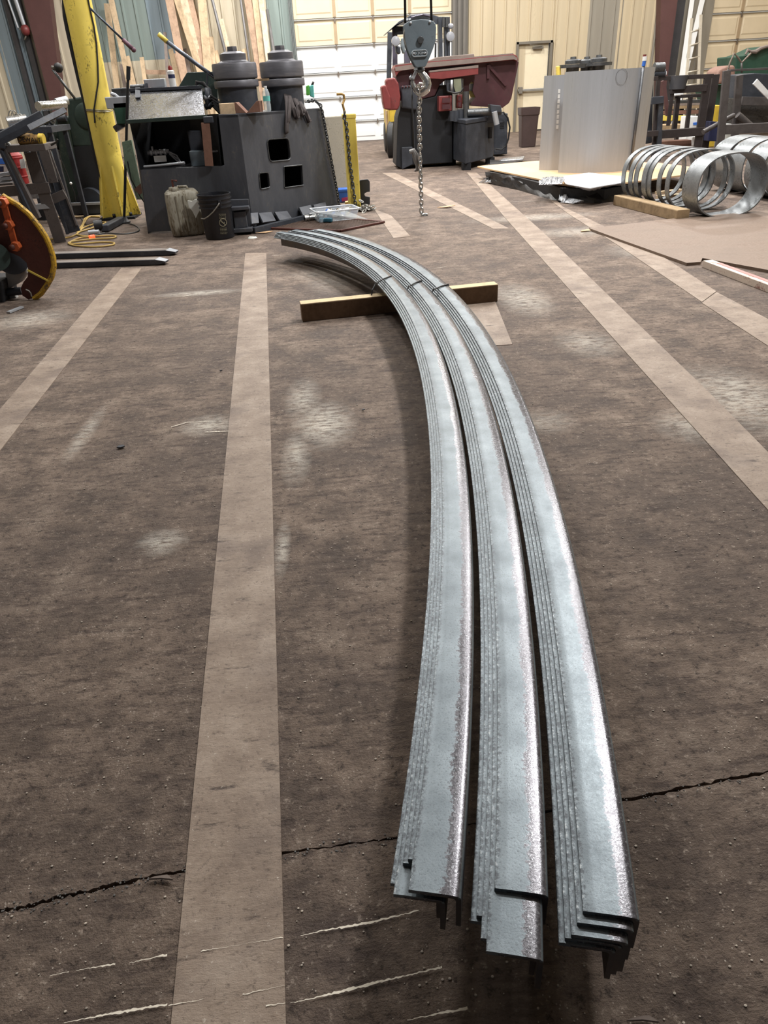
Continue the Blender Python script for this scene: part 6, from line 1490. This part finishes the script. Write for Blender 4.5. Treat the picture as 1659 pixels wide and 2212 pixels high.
MB().bar(la, lb_, .07, .03, (0, 1, 0)).build('stile', m_alu, ld); MB().bar(ra_, rb3, .07, .03, (0, 1, 0)).build('stile', m_alu, ld)
nr_ = int((la-lb_).length/.31)
for k in range(1, nr_):
    t = k/nr_; MB().cyl(ra_.lerp(rb3, t), la.lerp(lb_, t), .018, n=8).build('rung', m_alu, ld)
# cart with wire handle
ca = thing('scrap_cart', 'grey steel scrap cart with posts and hopper at the right edge', 'cart', V((kp(1300, 1250).x, KY-.8, 0)))
m_cart = M('grey_cart_steel', (92, 88, 88), .5, .4, .2, 8)
rb2(ca, (1130, 370), (1050, 1250), .11, 'post', m_cart, .8, .05, True); rb2(ca, (1290, 430), (1240, 1080), .11, 'post', m_cart, .3, .05, True)
rb2(ca, (1060, 1130), (1800, 1095), .13, 'cross_beam', m_cart, .75); rb2(ca, (1140, 372), (1800, 340), .03, 'top_rail', m_cart, .8)
MB().prism([kp(*p, -.2) for p in [(1325, 425), (1480, 405), (1800, 420), (1800, 740), (1300, 730)]], (0, .5, 0)).build('hopper', m_black, ca, bevel=.01)
MB().prism([kp(*p, -.15) for p in [(1280, 725), (1800, 735), (1800, 1090), (1290, 1080)]], (0, .5, 0)).build('scrap_tank', M('streaky_dark_grey', (78, 76, 74), .6, .2, .35, 12, .2, (44, 44, 44), .4), ca, bevel=.01)
rb2(ca, (1300, 760), (1800, 770), .12, 'hopper_lip', m_cart, .0)
MB().tube([kp(*p, .6) for p in [(1140, 370), (1175, 260), (1225, 150), (1270, 200), (1320, 270), (1380, 210), (1440, 150)]], .014, 7).build('wire_handle', M('brown_wire', (120, 108, 98), .5, .3), ca)
MB().tube([kp(1320, 270, .6), kp(1322, 400, .6)], .014, 7).build('wire_handle', m_cart, ca)
MB().cyl(kp(825, 1160, .7), kp(1220, 945, .5), .035, n=12).build('brace_pipe', m_cart, ca); MB().cyl(kp(1270, 940, .4), kp(1430, 1080, .4), .05, n=12).build('brace_pipe', m_cart, ca)
MB().prism([kp(*p, .1) for p in [(1240, 950), (1275, 935), (1300, 1080), (1255, 1090)]], (0, .05, 0)).build('brace_plate', m_galv, ca)
tag(MB().prism([kp(*p, .3) for p in [(1525, 480), (1800, 780), (1800, 880), (1470, 545)]], (0, .03, 0)).build('white_sheet_offcut', m_white, None, org=kp(1600, 600, .3)), 'white sheet metal offcut sticking out of the scrap cart', 'offcut')
# background bits behind the racks
def bgbox(pts, dd, depth, nm, lab, cat, mat, bev=.01, ground=False):
    q = [kp(*p, dd) for p in pts]
    if ground: q[-1].z = q[-2].z = .003
    return tag(MB().prism(q, (0, depth, 0)).build(nm, mat, None, org=q[-1], bevel=bev), lab, cat)
GB = -3.2
gmch = thing('green_shear', 'large dark green machine hull with mossy top at the right edge', 'machine', V((kp(1500, 900, GB).x, KY-GB, 0)))
MB().prism([kp(*p, GB) for p in [(1245, 340), (1250, 190), (1370, 175), (1500, 130), (1660, 55), (2000, 60), (2000, 900), (1250, 900), (1090, 880), (1000, 860), (930, 560), (1200, 550)]], (0, .8, 0)).build('hull', m_green2, gmch, bevel=.02)
MB().tube([kp(*p, GB+.05) for p in [(1370, 165), (1400, 110), (1440, 130), (1500, 130), (1560, 90), (1620, 70), (1700, 50)]], [.02, .035, .025, .04, .035, .03, .03], 8).build('dusty_top_edge', m_dust, gmch)
MB().prism([kp(*p, GB+.3) for p in [(1000, 420), (1040, 350), (1130, 310), (1245, 300), (1245, 470), (1180, 540), (1010, 550)]], (0, .5, 0)).build('brown_housing', M('dusty_brown_housing', (138, 108, 96), .7, 0, .15, 6), gmch, bevel=.05, seg=3)
bgbox([(290, 948), (620, 950), (612, 1018), (292, 1018)], -2.4, .1, 'yellow_beam', 'yellow painted steel beam low behind the dark rack', 'beam', m_yellow)
bgbox([(635, 965), (765, 955), (745, 1145), (625, 1140)], -1.2, .3, 'white_crate', 'white plastic crate with blue print behind the rack posts', 'crate', m_whitelab, .01, True)
bgbox([(700, 1040), (750, 1035), (745, 1070), (700, 1070)], -1.19, .02, 'blue_crate_mark', 'blue printed mark on the white crate', 'label', m_blue, 0)
bgbox([(825, 955), (860, 955), (780, 1340), (680, 1340), (690, 1220), (790, 1215)], -.9, .2, 'white_tote', 'white tote stack between the two right rack posts', 'tote', m_whitelab)
bgbox([(925, 1020), (1115, 1040), (1030, 1280), (890, 1280)], -.1, .3, 'navy_bin', 'navy blue plastic bin behind the cart brace pipe', 'bin', m_navy)
bgbox([(1110, 1060), (1195, 1055), (1190, 1260), (1095, 1265)], -.1, .2, 'pale_box', 'pale grey box right of the navy bin', 'box', m_paper)
bgbox([(975, 820), (1060, 815), (1030, 980), (940, 1010)], -1.6, .2, 'yellow_drum', 'dull yellow drum low behind the right rack post', 'drum', m_yellow2, .01, True)
bgbox([(1110, 900), (1215, 890), (1200, 935), (1105, 935)], -1.2, .2, 'tan_carton', 'tan carton beside the cart post', 'carton', m_ply)
bgbox([(1100, 938), (1205, 938), (1200, 1000), (1100, 1000)], -1.2, .2, 'dark_crate', 'dark crate under the tan carton behind the cart post', 'crate', m_black, .01, True)
far = thing('far_stock_rack', 'far dark rack holding bundles of bar stock behind the dark frame', 'rack', V((kp(560, 900, -3.0).x, KY+3.1, 0)))
for x_ in (330, 560, 800):
    t_ = kp(x_, 755, -3.2); MB().bar(t_, V((t_.x, t_.y, 0)), .08, .08, (0, 1, 0)).build('post', m_rack, far)
for k, (y0, y1, mt) in enumerate([(760, 800, m_ringdark), (830, 870, m_timber), (890, 940, m_reddark), (800, 830, m_lumg)]):
    bgbox([(310, y0), (820, y0-15), (820, y1-15), (310, y1)], -2.9, .3, 'stock_bundle', 'bundle of stored bar stock on the far rack, %s level' % ['upper', 'third', 'lowest', 'second'][k], 'bundle', mt, .004)
bgbox([(290, 1070), (600, 1060), (590, 1150), (290, 1150)], -1.6, .3, 'brown_beam', 'brown timber beam behind the rack lower beam', 'beam', m_timber)
bgbox([(280, 1280), (680, 1260), (680, 1340), (280, 1350)], -.4, .2, 'low_timber', 'reddish timber lying under the dark rack', 'timber', m_reddark)
bgbox([(470, 670), (545, 665), (540, 695), (468, 700)], -.4, .1, 'white_clip_box', 'small white box on the inner rack beam', 'box', m_white)
bgbox([(340, 380), (362, 380), (360, 430), (335, 430)], -.1, .05, 'white_rod_cap', 'small white capped rod on top of the rack corner', 'rod', m_white)
bgbox([(60, 470), (190, 430), (170, 1300), (60, 1320)], -.4, .2, 'dark_cabinet', 'dark cabinet between the sheet shells and the rack', 'cabinet', m_black)
pY_ = fl(*z3(1205, 1062)); pT = at(*z3(1205, 965), pY_.y); tag(MB().lathe(pY_, [(0, 0), (.12, 0), (.15, pT.z), (.14, pT.z), (.11, .02)], n=20).build('dark_pail', m_black, None, org=pY_), 'small dark pail behind the saw control box', 'pail')
# small chips on the floor
for (x, y, s_, lab) in ((262, 968, .03, 'dark flat stone chip on the floor left of the long strip'), (478, 803, .012, 'tiny dark chip left of the long strip'), (785, 888, .012, 'tiny dark chip left of the steel bundles'), (350, 1900, .02, 'thin wooden splinter lying in the floor joint'), (1385, 2205, .02, 'thin twig on the floor at the lower right')):
    p = fl(x, y); thin = 'splinter' in lab or 'twig' in lab; L_ = s_*(1.2 if thin else .6); W_ = s_*(.12 if thin else .4)
    tag(MB().prism([p+V((-L_, -W_*.3, .004)), p+V((0, -W_, .005)), p+V((L_, -W_*.3-(.3*L_ if thin else 0), .006)), p+V((.5*L_, W_, .006)), p+V((-.5*L_, W_*.9, .005))], (0, 0, .005)).build('floor_chip', (m_lumg if thin else m_black), None, org=p), lab, 'chip')
